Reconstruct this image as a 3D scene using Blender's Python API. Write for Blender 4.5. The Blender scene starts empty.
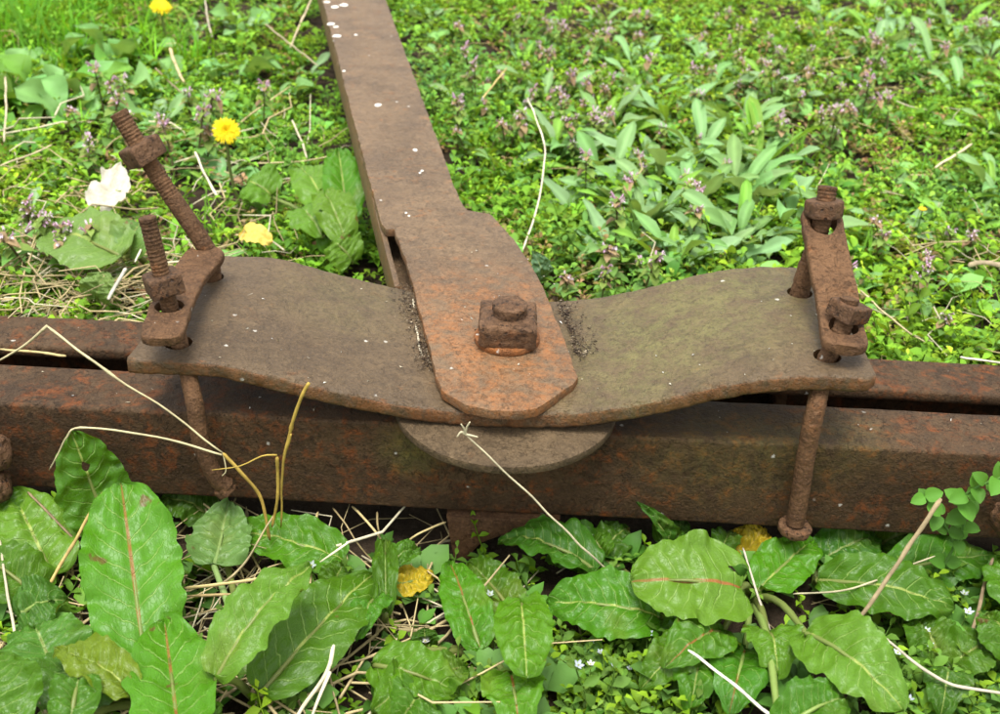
import bpy, bmesh, math, random
import numpy as np
from mathutils import Vector, Matrix, noise
random.seed(7); rng = np.random.default_rng(7)
S = bpy.context.scene
COL = S.collection

# ------------------------------------------------------------------ camera
F, PITCH, YAW, ROLL = 1150.0, 31.0, 1.0, 2.4        # focal length in photo pixels (photo 1000 x 714), degrees
CAM = np.array([0.0, 0.0, 0.515])
_p, _y, _r = [math.radians(a) for a in (PITCH, YAW, ROLL)]
FW = np.array([-math.sin(_y)*math.cos(_p), math.cos(_y)*math.cos(_p), -math.sin(_p)])
_rt = np.array([math.cos(_y), math.sin(_y), 0.0]); _up = np.cross(_rt, FW)
RT = _rt*math.cos(_r) + _up*math.sin(_r); UP = -_rt*math.sin(_r) + _up*math.cos(_r)
cd = bpy.data.cameras.new('camera'); cam = bpy.data.objects.new('camera', cd); COL.objects.link(cam)
cd.sensor_fit = 'HORIZONTAL'; cd.sensor_width = 36; cd.lens = 36*F/1000
cd.clip_start = 0.02; cd.clip_end = 400
cd.dof.use_dof = True; cd.dof.focus_distance = 0.74; cd.dof.aperture_fstop = 14.0
cam.matrix_world = Matrix(((RT[0], UP[0], -FW[0], CAM[0]), (RT[1], UP[1], -FW[1], CAM[1]), (RT[2], UP[2], -FW[2], CAM[2]), (0, 0, 0, 1)))
S.camera = cam

# ------------------------------------------------------------------ sky, sun, exposure (overcast day)
SUN_EL, SUN_AZ = math.radians(78), math.radians(200)   # azimuth clockwise from +Y
w = bpy.data.worlds.new('World'); S.world = w; w.use_nodes = True
wn, wl = w.node_tree.nodes, w.node_tree.links
sky = wn.new('ShaderNodeTexSky'); sky.sky_type = 'NISHITA'; sky.sun_disc = False
sky.sun_elevation = SUN_EL; sky.sun_rotation = SUN_AZ; sky.air_density = 1.0; sky.dust_density = 3.0; sky.ozone_density = 1.0
hs = wn.new('ShaderNodeHueSaturation'); hs.inputs['Saturation'].default_value = 0.10
wl.new(sky.outputs[0], hs.inputs['Color'])
bg = wn['Background']; bg.inputs['Strength'].default_value = 0.13
wl.new(hs.outputs[0], bg.inputs['Color'])
sd = bpy.data.lights.new('sun', 'SUN'); sd.energy = 1.5; sd.angle = math.radians(28); sd.color = (1.0, 0.96, 0.9)
sun = bpy.data.objects.new('sun', sd); COL.objects.link(sun); sun.location = (0, -2, 4)
sdir = Vector((math.sin(SUN_AZ)*math.cos(SUN_EL), math.cos(SUN_AZ)*math.cos(SUN_EL), math.sin(SUN_EL)))
sun.rotation_euler = sdir.to_track_quat('Z', 'Y').to_euler()
S.view_settings.view_transform = 'Standard'; S.view_settings.look = 'None'
S.view_settings.gamma = 1.0; S.view_settings.use_curve_mapping = False
S.view_settings.exposure = 1.55
S.render.engine = 'CYCLES'
S.cycles.use_denoising = True
S.cycles.max_bounces = 8; S.cycles.transmission_bounces = 6

# ------------------------------------------------------------------ placing helpers (photo pixel + one known coordinate -> world point)
def ray(px, py): return FW*F + RT*(px-500) - UP*(py-357)
def Z3(px, py, z):
    d = ray(px, py); return CAM + d*((z-CAM[2])/d[2])
def Y3(px, py, y):
    d = ray(px, py); return CAM + d*((y-CAM[1])/d[1])
def V(a): return Vector((float(a[0]), float(a[1]), float(a[2])))
def unit(v):
    v = np.asarray(v, float); return v/max(1e-9, np.linalg.norm(v))

# ------------------------------------------------------------------ objects
def tag(o, label=None, cat=None, group=None, kind=None):
    if label: o['label'] = label
    if cat: o['category'] = cat
    if group: o['group'] = group
    if kind: o['kind'] = kind
    return o
def empty(name, loc, label=None, cat=None, group=None):
    o = bpy.data.objects.new(name, None); COL.objects.link(o); o.location = V(loc); o.empty_display_size = 0.02
    return tag(o, label, cat, group)
def make_mesh(name, verts, faces, cols=None, uvs=None, smooth=True):
    me = bpy.data.meshes.new(name)
    me.from_pydata([tuple(map(float, v)) for v in verts], [], [tuple(int(i) for i in f) for f in faces])
    if smooth: me.polygons.foreach_set('use_smooth', [True]*len(me.polygons))
    if cols is not None:
        a = me.attributes.new('Col', 'FLOAT_COLOR', 'POINT')
        c = np.ones((len(verts), 4), np.float32); c[:, :3] = cols; a.data.foreach_set('color', c.ravel())
    if uvs is not None:
        l = me.uv_layers.new(name='UVMap'); vi = np.empty(len(me.loops), np.int32); me.loops.foreach_get('vertex_index', vi)
        l.data.foreach_set('uv', np.asarray(uvs, np.float32)[vi].ravel())
    me.update(); return me
def obj_from(name, me, mat, parent=None, loc=None):
    """me in world coordinates; the object gets its origin at loc (or at its parent's)."""
    o = bpy.data.objects.new(name, me); COL.objects.link(o)
    if mat: me.materials.clear(); me.materials.append(mat)
    if parent is not None:
        off = Vector(parent.location) if parent.parent is None else Vector(parent.location) + Vector(parent.parent.location)
        me.transform(Matrix.Translation(-off)); o.parent = parent
    else:
        n = len(me.vertices); co = np.empty(n*3, np.float32); me.vertices.foreach_get('co', co); co = co.reshape(-1, 3)
        c = (co.min(0)+co.max(0))/2; c[2] = co[:, 2].min()
        c = V(c); me.transform(Matrix.Translation(-c)); o.location = c
    return o
def tri_mesh(name, v, f, col):
    """numpy triangles, one big mesh"""
    me = bpy.data.meshes.new(name); nv, nf = len(v), len(f)
    me.vertices.add(nv); me.vertices.foreach_set('co', np.asarray(v, np.float32).ravel())
    me.loops.add(nf*3); me.loops.foreach_set('vertex_index', np.asarray(f, np.int32).ravel())
    me.polygons.add(nf); me.polygons.foreach_set('loop_start', np.arange(0, nf*3, 3, dtype=np.int32))
    me.polygons.foreach_set('use_smooth', np.ones(nf, bool))
    a = me.attributes.new('Col', 'FLOAT_COLOR', 'POINT')
    c = np.ones((nv, 4), np.float32); c[:, :3] = np.clip(col, 0, 1); a.data.foreach_set('color', c.ravel())
    me.update(calc_edges=True); return me

# ------------------------------------------------------------------ materials
class N:
    """tiny node-graph helper"""
    def __init__(s, name):
        s.m = bpy.data.materials.new(name); s.m.use_nodes = True; s.t = s.m.node_tree
        s.t.nodes.clear(); s.out = s.t.nodes.new('ShaderNodeOutputMaterial')
    def n(s, typ, ins=None, **kw):
        nd = s.t.nodes.new(typ)
        for k, v in kw.items(): setattr(nd, k, v)
        for k, v in (ins or {}).items(): s.set(nd, k, v)
        return nd
    def set(s, nd, k, v):
        if hasattr(v, 'is_output') or isinstance(v, bpy.types.NodeSocket): s.t.links.new(v, nd.inputs[k])
        else: nd.inputs[k].default_value = v
    def math(s, op, a, b=None, c=None, clamp=False):
        nd = s.n('ShaderNodeMath', operation=op, use_clamp=clamp); s.set(nd, 0, a)
        if b is not None: s.set(nd, 1, b)
        if c is not None: s.set(nd, 2, c)
        return nd.outputs[0]
    def step(s, x, lo, hi):
        nd = s.n('ShaderNodeMapRange', interpolation_type='SMOOTHSTEP'); s.set(nd, 'Value', x)
        nd.inputs['From Min'].default_value = lo; nd.inputs['From Max'].default_value = hi
        return nd.outputs[0]
    def noise(s, vec, scale, detail=4, rough=0.55, dist=0.0):
        nd = s.n('ShaderNodeTexNoise', {'Scale': scale, 'Detail': detail, 'Roughness': rough, 'Distortion': dist}); s.set(nd, 'Vector', vec)
        return nd.outputs['Fac']
    def mix(s, f, a, b, mode='MIX'):
        nd = s.n('ShaderNodeMix', data_type='RGBA', blend_type=mode); s.set(nd, 0, f)
        for k, v in ((6, a), (7, b)):
            s.set(nd, k, (*v, 1) if isinstance(v, tuple) and len(v) == 3 else v)
        return nd.outputs[2]
    def bump(s, h, strength, dist, normal=None):
        nd = s.n('ShaderNodeBump', {'Strength': strength, 'Distance': dist, 'Height': h})
        if normal is not None: s.set(nd, 'Normal', normal)
        return nd.outputs[0]

def rust(name, base, dark, orange, o_amt=0.5, algae=None, pit=0.35, spec=0.4, coarse=1.0, seed=0.0, patch=None, edge=0.0, crater=0.0, r0=0.5, bs=0.9):
    g = N(name); geo = g.n('ShaderNodeNewGeometry')
    mp = g.n('ShaderNodeMapping', {'Location': (seed, seed*0.7, -seed)}); g.set(mp, 'Vector', geo.outputs['Position']); P = mp.outputs[0]
    n1 = g.noise(P, 16, 5, 0.6); n2 = g.noise(P, 95, 7, 0.68, 0.4); n3 = g.noise(P, 520, 4, 0.65); n4 = g.noise(P, 240, 5, 0.7)
    nb = g.noise(P, 38, 4, 0.6, 0.6)
    c = g.mix(g.step(n1, 0.36, 0.66), base, dark)
    c = g.mix(g.math('MULTIPLY', g.step(nb, 0.5, 0.72), 0.55), c, tuple(min(1, b*1.45+0.003) for b in base))
    om = g.math('MULTIPLY', g.step(n2, 0.60-0.16*o_amt, 0.78-0.12*o_amt), g.step(n1, 0.62-0.3*o_amt, 0.42-0.3*o_amt) if False else g.step(nb, 0.58-0.28*o_amt, 0.74-0.24*o_amt))
    c = g.mix(g.math('MULTIPLY', om, min(1.0, 0.45+0.55*o_amt)), c, orange)
    if patch:                                   # an orange rust bloom with a place of its own
        d = g.n('ShaderNodeVectorMath', operation='DISTANCE'); g.set(d, 0, geo.outputs['Position']); d.inputs[1].default_value = patch[0]
        pm = g.math('MULTIPLY', g.step(d.outputs['Value'], patch[1], patch[1]*0.25), g.step(g.math('ADD', g.math('MULTIPLY', n2, 0.6), g.math('MULTIPLY', nb, 0.4)), 0.38, 0.60))
        c = g.mix(g.math('MULTIPLY', pm, 0.8), c, orange)
    if algae:
        for ctr, rad, k in algae:
            d = g.n('ShaderNodeVectorMath', operation='DISTANCE'); g.set(d, 0, geo.outputs['Position']); d.inputs[1].default_value = ctr
            am = g.math('MULTIPLY', g.step(d.outputs['Value'], rad, rad*0.2), g.step(g.math('ADD', g.math('MULTIPLY', nb, 0.5), g.math('MULTIPLY', n2, 0.5)), 0.34, 0.60))
            c = g.mix(g.math('MULTIPLY', am, k), c, (0.135, 0.145, 0.035))
    if edge:                                    # torch-cut and sheared edges, redder than the flats
        sn = g.n('ShaderNodeSeparateXYZ'); g.set(sn, 0, geo.outputs['True Normal'])
        em = g.math('MULTIPLY', g.step(sn.outputs[2], 0.75, 0.45), g.step(n2, 0.36, 0.58)); c = g.mix(g.math('MULTIPLY', em, edge), c, orange)
    nm5 = g.noise(P, 420, 6, 0.8, 0.0)
    c = g.mix(g.math('MULTIPLY', g.step(nm5, 0.50, 0.66), 0.7), c, tuple(d*0.6 for d in dark))
    c = g.mix(g.math('MULTIPLY', g.step(nm5, 0.47, 0.33), 0.55), c, tuple(min(1, b*1.75+0.004) for b in base))
    pits = g.math('MULTIPLY', g.step(n4, 0.56, 0.64), g.step(nb, 0.40, 0.62))
    c = g.mix(g.math('MULTIPLY', pits, pit), c, tuple(d*0.35 for d in dark))
    c = g.mix(g.math('MULTIPLY', g.step(n3, 0.35, 0.75), 0.35), c, tuple(min(1, b*1.6+0.004) for b in base))
    cr = None
    if crater:                                  # deep round corrosion pits
        v2 = g.n('ShaderNodeTexVoronoi', {'Scale': 330.0, 'Randomness': 1.0}); wp = g.n('ShaderNodeVectorMath', operation='ADD'); g.set(wp, 0, P)
        wn2 = g.n('ShaderNodeTexNoise', {'Scale': 260.0, 'Detail': 3.0}); g.set(wn2, 'Vector', P); sc2 = g.n('ShaderNodeVectorMath', operation='SCALE'); g.set(sc2, 0, wn2.outputs['Color']); sc2.inputs['Scale'].default_value = 0.003
        g.set(wp, 1, sc2.outputs[0]); g.set(v2, 'Vector', wp.outputs[0])
        s2 = g.n('ShaderNodeSeparateColor'); g.set(s2, 0, v2.outputs['Color'])
        cr = g.math('MULTIPLY', g.step(v2.outputs['Distance'], 0.48, 0.22), g.math('MULTIPLY', g.step(n2, 0.40, 0.56), g.step(s2.outputs[0], 0.80-0.45*crater, 0.90-0.45*crater)))
        c = g.mix(g.math('MULTIPLY', cr, 0.8), c, (0.014, 0.010, 0.008))
    # pale lichen and droppings specks
    vo = g.n('ShaderNodeTexVoronoi', {'Scale': 62.0, 'Randomness': 1.0}); g.set(vo, 'Vector', P)
    sep = g.n('ShaderNodeSeparateColor'); g.set(sep, 0, vo.outputs['Color'])
    warp = g.math('ADD', vo.outputs['Distance'], g.math('MULTIPLY', g.math('SUBTRACT', n3, 0.5), 0.22))
    sp = g.math('MULTIPLY', g.step(warp, 0.10, 0.05), g.step(sep.outputs[0], 0.72, 0.80))
    c = g.mix(g.math('MULTIPLY', sp, 0.75), c, (0.5, 0.48, 0.42))
    h = g.math('ADD', g.math('MULTIPLY', n2, 0.5*coarse), g.math('ADD', g.math('MULTIPLY', n4, 0.6*coarse), g.math('MULTIPLY', n3, 0.35)))
    h = g.math('SUBTRACT', h, g.math('MULTIPLY', pits, 0.35*coarse))
    if cr is not None: h = g.math('SUBTRACT', h, g.math('MULTIPLY', cr, 0.5))
    fl = g.step(g.noise(P, 52, 7, 0.62, 0.3), 0.515, 0.535); fl2 = g.step(g.noise(P, 130, 5, 0.6), 0.56, 0.58)     # layers of flaking scale
    h = g.math('ADD', h, g.math('ADD', g.math('MULTIPLY', fl, 0.28), g.math('MULTIPLY', fl2, 0.22)))
    c = g.mix(g.math('MULTIPLY', fl2, 0.20), c, tuple(d*0.95 for d in dark)); c = g.mix(g.math('MULTIPLY', fl, 0.16), c, tuple(min(1, b*1.3) for b in base))
    nm = g.bump(h, bs, 0.0026)
    b = g.n('ShaderNodeBsdfPrincipled', {'Base Color': c, 'Normal': nm, 'Metallic': 0.0})
    g.set(b, 'Roughness', g.math('ADD', r0, g.math('MULTIPLY', n2, 0.32)))
    b.inputs['Specular IOR Level'].default_value = spec
    g.t.links.new(b.outputs[0], g.out.inputs[0]); return g.m

def leaf_mat(name, veins=False, trans=0.28, rough=0.42, spec=0.45, nscale=60, vary=0.3, bumpd=0.0008, hue=0.488, hvar=0.022, gain=1.0):
    g = N(name); at = g.n('ShaderNodeAttribute', attribute_name='Col'); geo = g.n('ShaderNodeNewGeometry'); P = geo.outputs['Position']
    oi = g.n('ShaderNodeObjectInfo')
    nz = g.noise(P, nscale, 4, 0.6); c = at.outputs['Color']
    hsv = g.n('ShaderNodeHueSaturation'); g.set(hsv, 'Color', c)
    g.set(hsv, 'Value', g.math('ADD', gain-vary*0.75, g.math('ADD', g.math('MULTIPLY', nz, vary), g.math('MULTIPLY', oi.outputs['Random'], vary*0.6))))
    g.set(hsv, 'Hue', g.math('ADD', hue, g.math('MULTIPLY', oi.outputs['Random'], hvar)))
    c = hsv.outputs[0]; normal = None
    nf = g.noise(P, 900, 3, 0.6)
    if veins:
        uv = g.n('ShaderNodeUVMap', uv_map='UVMap'); sx = g.n('ShaderNodeSeparateXYZ'); g.set(sx, 0, uv.outputs[0])
        mc = g.n('ShaderNodeAttribute', attribute_name='Mid')
        u = g.math('ABSOLUTE', g.math('SUBTRACT', g.math('MULTIPLY', sx.outputs[0], 2.0), 1.0)); v = sx.outputs[1]
        wob = g.math('MULTIPLY', g.math('SUBTRACT', g.noise(uv.outputs[0], 7, 2), 0.5), 0.05)
        ph = g.math('FRACT', g.math('MULTIPLY', g.math('SUBTRACT', g.math('ADD', v, wob), g.math('MULTIPLY', g.math('POWER', u, 1.3), 0.2)), g.math('MULTIPLY', mc.outputs['Alpha'], 20.0)))
        dv = g.math('ABSOLUTE', g.math('SUBTRACT', ph, 0.5))
        lat = g.math('MULTIPLY', g.step(dv, 0.075, 0.02), g.step(u, 1.0, 0.35))
        vo = g.n('ShaderNodeTexVoronoi', {'Scale': 26.0}, feature='DISTANCE_TO_EDGE'); g.set(vo, 'Vector', uv.outputs[0])
        net = g.step(vo.outputs['Distance'], 0.07, 0.015)
        mid = g.math('MULTIPLY', g.step(u, 0.052, 0.018), g.math('SUBTRACT', 1.0, g.math('MULTIPLY', v, 0.35)))
        c = g.mix(g.math('MULTIPLY', net, 0.18), c, g.mix(0.5, c, (0.20, 0.34, 0.07)))
        c = g.mix(g.math('MULTIPLY', lat, g.math('ADD', 0.22, g.math('MULTIPLY', nz, 0.55))), c, (0.25, 0.38, 0.09))
        # small brown-red blotches and chewed stains
        b1 = g.step(g.noise(P, 55, 3, 0.5), 0.70, 0.745)
        c = g.mix(g.math('MULTIPLY', b1, 0.7), c, (0.12, 0.035, 0.02))
        c = g.mix(g.math('MULTIPLY', g.step(g.noise(P, 22, 3, 0.5), 0.58, 0.74), 0.3), c, (0.17, 0.2, 0.03))
        c = g.mix(g.math('MULTIPLY', mid, 0.9), c, mc.outputs['Color'])
        h = g.math('SUBTRACT', g.math('MULTIPLY', nz, 0.3), g.math('ADD', g.math('MULTIPLY', lat, 0.35), g.math('MULTIPLY', net, 0.09)))
        normal = g.bump(h, 0.8, 0.0018, g.bump(nf, 0.25, 0.0005))
    else:
        normal = g.bump(g.math('ADD', nz, g.math('MULTIPLY', nf, 0.4)), 0.4, bumpd)
    b = g.n('ShaderNodeBsdfPrincipled', {'Base Color': c, 'Normal': normal, 'Roughness': rough}); b.inputs['Specular IOR Level'].default_value = spec
    tr = g.n('ShaderNodeBsdfTranslucent', {'Normal': normal}); g.set(tr, 'Color', g.mix(0.55, c, (0.34, 0.42, 0.015)))
    mx = g.n('ShaderNodeMixShader', {'Fac': trans}); g.t.links.new(b.outputs[0], mx.inputs[1]); g.t.links.new(tr.outputs[0], mx.inputs[2])
    if veins:                                   # insect holes
        hole = g.step(g.noise(P, 48, 2, 0.4), 0.745, 0.75); tp_ = g.n('ShaderNodeBsdfTransparent'); m2 = g.n('ShaderNodeMixShader'); g.set(m2, 'Fac', hole)
        g.t.links.new(mx.outputs[0], m2.inputs[1]); g.t.links.new(tp_.outputs[0], m2.inputs[2]); mx = m2
    g.t.links.new(mx.outputs[0], g.out.inputs[0]); return g.m

def plain_mat(name, col, col2, scale=200, rough=0.6, trans=0.0, spec=0.3):
    g = N(name); geo = g.n('ShaderNodeNewGeometry'); P = geo.outputs['Position']
    c = g.mix(g.step(g.noise(P, scale, 5, 0.65), 0.35, 0.68), col, col2)
    nm = g.bump(g.noise(P, scale*3, 3), 0.4, 0.0006)
    b = g.n('ShaderNodeBsdfPrincipled', {'Base Color': c, 'Normal': nm, 'Roughness': rough}); b.inputs['Specular IOR Level'].default_value = spec
    if trans:
        tr = g.n('ShaderNodeBsdfTranslucent'); g.set(tr, 'Color', c); mx = g.n('ShaderNodeMixShader', {'Fac': trans})
        g.t.links.new(b.outputs[0], mx.inputs[1]); g.t.links.new(tr.outputs[0], mx.inputs[2]); g.t.links.new(mx.outputs[0], g.out.inputs[0])
    else: g.t.links.new(b.outputs[0], g.out.inputs[0])
    return g.m

def soil_mat():
    g = N('soil'); geo = g.n('ShaderNodeNewGeometry'); P = geo.outputs['Position']
    c = g.mix(g.step(g.noise(P, 30, 7, 0.7), 0.3, 0.7), (0.022, 0.015, 0.010), (0.065, 0.045, 0.028))
    c = g.mix(g.math('MULTIPLY', g.step(g.noise(P, 160, 5, 0.7), 0.55, 0.7), 0.5), c, (0.11, 0.085, 0.055))
    # beyond the plants built one by one the sward goes on as green ground
    far = g.n('ShaderNodeVectorMath', operation='DISTANCE'); g.set(far, 0, P); far.inputs[1].default_value = (0, 1.0, 0)
    gr = g.mix(g.step(g.noise(P, 14, 7, 0.7), 0.35, 0.65), (0.035, 0.085, 0.015), (0.085, 0.15, 0.03))
    c = g.mix(g.step(far.outputs['Value'], 1.6, 2.4), c, gr)
    nm = g.bump(g.math('ADD', g.noise(P, 60, 8, 0.7), g.noise(P, 350, 4, 0.7)), 1.0, 0.004)
    b = g.n('ShaderNodeBsdfPrincipled', {'Base Color': c, 'Normal': nm, 'Roughness': 0.95}); b.inputs['Specular IOR Level'].default_value = 0.13
    g.t.links.new(b.outputs[0], g.out.inputs[0]); return g.m

M = {}
M['beam'] = rust('rust_beam', (0.058, 0.033, 0.0145), (0.028, 0.0155, 0.007), (0.155, 0.042, 0.008), 0.85, algae=[((0.13, 0.597, 0.10), 0.075, 0.28), ((-0.065, 0.59, 0.085), 0.030, 0.6), ((0.20, 0.60, 0.11), 0.06, 0.25)], pit=0.5, seed=1.3, spec=0.20)
M['plate'] = rust('rust_plate', (0.083, 0.053, 0.024), (0.047, 0.028, 0.012), (0.19, 0.064, 0.013), 0.34, algae=[((0.12, 0.69, 0.15), 0.12, 0.55), ((0.07, 0.62, 0.13), 0.07, 0.35), ((-0.12, 0.70, 0.14), 0.07, 0.2)], pit=0.3, seed=4.1, spec=0.36, edge=0.6, r0=0.38, bs=0.7)
M['tongue'] = rust('rust_tongue', (0.122, 0.077, 0.039), (0.062, 0.038, 0.019), (0.24, 0.084, 0.017), 0.52, patch=((-0.005, 0.655, 0.13), 0.16), pit=0.5, seed=7.7, spec=0.34, edge=0.4, r0=0.38, bs=0.75)
M['clamp'] = rust('rust_clamp', (0.118, 0.060, 0.026), (0.052, 0.026, 0.012), (0.20, 0.066, 0.015), 0.5, pit=0.55, seed=2.2, spec=0.22, coarse=1.3, crater=0.0)
M['nut'] = rust('rust_nut', (0.112, 0.058, 0.027), (0.038, 0.020, 0.011), (0.20, 0.064, 0.014), 0.55, pit=0.7, seed=9.2, spec=0.25, coarse=1.6, crater=0.6)
M['disc'] = rust('rust_disc', (0.086, 0.057, 0.028), (0.050, 0.032, 0.015), (0.18, 0.066, 0.018), 0.25, pit=0.25, seed=5.5, spec=0.28)
M['dock'] = leaf_mat('dock_leaf', veins=True, trans=0.22, rough=0.37, spec=0.30, nscale=90, vary=0.35)
M['leaf'] = leaf_mat('small_leaf', trans=0.34, rough=0.6, spec=0.2, nscale=40, vary=0.5)
M['rosette'] = leaf_mat('rosette_leaf', trans=0.30, rough=0.55, spec=0.25, nscale=70, vary=0.35)
M['straw'] = leaf_mat('dry_straw', trans=0.10, rough=0.6, spec=0.2, nscale=260, vary=0.7, hue=0.503, hvar=0.012, gain=0.76)
M['petal'] = leaf_mat('petal', trans=0.30, rough=0.6, spec=0.2, nscale=200, vary=0.2)
M['soil'] = soil_mat()
M['fleck'] = plain_mat('pale_fleck', (0.62, 0.60, 0.54), (0.42, 0.40, 0.34), 300, 0.8)
M['debris'] = leaf_mat('grit', trans=0.0, rough=0.9, spec=0.1, nscale=500, vary=0.5)

# ------------------------------------------------------------------ shape helpers
def nz3(p, s, seed=0.0): return noise.noise(Vector((p[0]*s+seed, p[1]*s-seed, p[2]*s+seed*0.5)))
def roughen(verts, amp, scale, seed=0.0):
    out = []
    for v in verts:
        out.append((v[0]+amp*nz3(v, scale, seed), v[1]+amp*nz3(v, scale, seed+11.3), v[2]+amp*nz3(v, scale, seed+23.9)))
    return out
def round_rect(w, t, r, nw=8):
    """closed section in (a, b): width w along a (centred), thickness t along b, b from -t to 0, corner radius r"""
    pts = []
    def arc(cx, cy, a0):
        for k in range(4):
            a = a0 + k*math.pi/6; pts.append((cx+r*math.cos(a), cy+r*math.sin(a)))
    arc(w/2-r, -r, 0)
    for k in range(1, nw): pts.append((w/2-r-(w-2*r)*k/nw, 0.0))
    arc(-w/2+r, -r, math.pi/2)
    arc(-w/2+r, -t+r, math.pi)
    for k in range(1, nw): pts.append((-w/2+r+(w-2*r)*k/nw, -t))
    arc(w/2-r, -t+r, 1.5*math.pi)
    return pts
def sweep(path, side, section_at, closed_caps=True):
    """path: points; side(i)->unit side vector; section_at(i)->list of (a, b): a along side, b along the normal"""
    verts, faces = [], []; n = len(path); path = [np.asarray(p, float) for p in path]; m = None
    for i in range(n):
        t = unit(path[min(i+1, n-1)]-path[max(i-1, 0)]); s = unit(side(i)); s = unit(s - t*np.dot(s, t)); nn = np.cross(s, t)
        if nn[2] < 0: nn = -nn
        sec = section_at(i); m = len(sec)
        for a, b in sec: verts.append(path[i] + s*a + nn*b)
    for i in range(n-1):
        for k in range(m):
            a, b = i*m+k, i*m+(k+1) % m; faces.append((a, b, b+m, a+m))
    if closed_caps:
        faces.append(tuple(range(m))); faces.append(tuple(range((n-1)*m, n*m))[::-1])
    return verts, faces
def tube(pts, radii, seg=10, caps=True):
    pts = [np.asarray(p, float) for p in pts]; n = len(pts)
    if not hasattr(radii, '__len__'): radii = [radii]*n
    verts, faces = [], []
    t0 = unit(pts[1]-pts[0]); ref = np.array([0, 0, 1.0]) if abs(t0[2]) < 0.9 else np.array([1.0, 0, 0]); u = unit(np.cross(t0, ref))
    for i in range(n):
        t = unit(pts[min(i+1, n-1)]-pts[max(i-1, 0)]); u = unit(u - t*np.dot(u, t)); v = np.cross(t, u)
        for k in range(seg):
            a = 2*math.pi*k/seg; verts.append(pts[i] + (u*math.cos(a)+v*math.sin(a))*radii[i])
    for i in range(n-1):
        for k in range(seg):
            a, b = i*seg+k, i*seg+(k+1) % seg; faces.append((a, b, b+seg, a+seg))
    if caps: faces.append(tuple(range(seg))[::-1]); faces.append(tuple(range((n-1)*seg, n*seg)))
    return verts, faces
def smooth_path(ctrl, n):
    """Catmull-Rom through control points"""
    c = [np.asarray(p, float) for p in ctrl]; c = [2*c[0]-c[1]] + c + [2*c[-1]-c[-2]]; out = []
    segs = len(c)-3
    for k in range(n):
        x = k/(n-1)*segs; i = min(int(x), segs-1); t = x-i; p0, p1, p2, p3 = c[i:i+4]
        out.append(0.5*((2*p1)+(-p0+p2)*t+(2*p0-5*p1+4*p2-p3)*t*t+(-p0+3*p1-3*p2+p3)*t**3))
    return out
def fix_normals(me):
    bm = bmesh.new(); bm.from_mesh(me); bmesh.ops.recalc_face_normals(bm, faces=bm.faces); bm.to_mesh(me); bm.free(); me.update()
def by_angle(me, deg=38):
    """sharp edges above an angle, the rest smooth"""
    bm = bmesh.new(); bm.from_mesh(me); bmesh.ops.recalc_face_normals(bm, faces=bm.faces)
    for f in bm.faces: f.smooth = True
    for e in bm.edges: e.smooth = not (len(e.link_faces) == 2 and e.calc_face_angle(0) > math.radians(deg))
    bm.to_mesh(me); bm.free(); me.update()
def cut_holes(me, holes):
    """holes: (centre, axis, radius, length); real openings through the plate"""
    o = bpy.data.objects.new('work', me); COL.objects.link(o); cs = []
    for c, ax, r, L in holes:
        ax = unit(ax); pts = [np.asarray(c)-ax*L/2, np.asarray(c)+ax*L/2]
        v, f = tube(pts, r, 20); v = [p + 0.0006*np.array([nz3(p, 300), nz3(p, 300, 5), 0]) for p in v]
        cm = make_mesh('cut', v, f, smooth=False); fix_normals(cm); co = bpy.data.objects.new('cut', cm); COL.objects.link(co); cs.append(co)
        md = o.modifiers.new('b', 'BOOLEAN'); md.operation = 'DIFFERENCE'; md.object = co; md.solver = 'EXACT'
    dg = bpy.context.evaluated_depsgraph_get(); dg.update()
    new = bpy.data.meshes.new_from_object(o.evaluated_get(dg))
    for x in cs+[o]: bpy.data.objects.remove(x)
    return new
def prism(outline, z0, z1, bevel=0.001, subdiv=0):
    """outline (list of xy), from z0 to z1"""
    bm = bmesh.new(); vs = [bm.verts.new((p[0], p[1], z0)) for p in outline]; f = bm.faces.new(vs)
    r = bmesh.ops.extrude_face_region(bm, geom=[f]); bmesh.ops.translate(bm, vec=(0, 0, z1-z0), verts=[g for g in r['geom'] if isinstance(g, bmesh.types.BMVert)])
    bmesh.ops.recalc_face_normals(bm, faces=bm.faces)
    if bevel:
        es = [e for e in bm.edges if abs(e.verts[0].co.z-e.verts[1].co.z) < 1e-7]
        bmesh.ops.bevel(bm, geom=es, offset=bevel, segments=2, affect='EDGES', profile=0.6)
    me = bpy.data.meshes.new('prism'); bm.to_mesh(me); bm.free(); return me
def densify(poly, step, jit=0.0, seed=0.0):
    out = []; n = len(poly)
    for i in range(n):
        a, b = np.asarray(poly[i], float), np.asarray(poly[(i+1) % n], float); k = max(1, int(np.linalg.norm(b-a)/step))
        for j in range(k):
            p = a+(b-a)*j/k
            out.append((p[0]+jit*nz3((p[0], p[1], 0), 90, seed), p[1]+jit*nz3((p[0], p[1], 0), 90, seed+5)))
    return out

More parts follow.
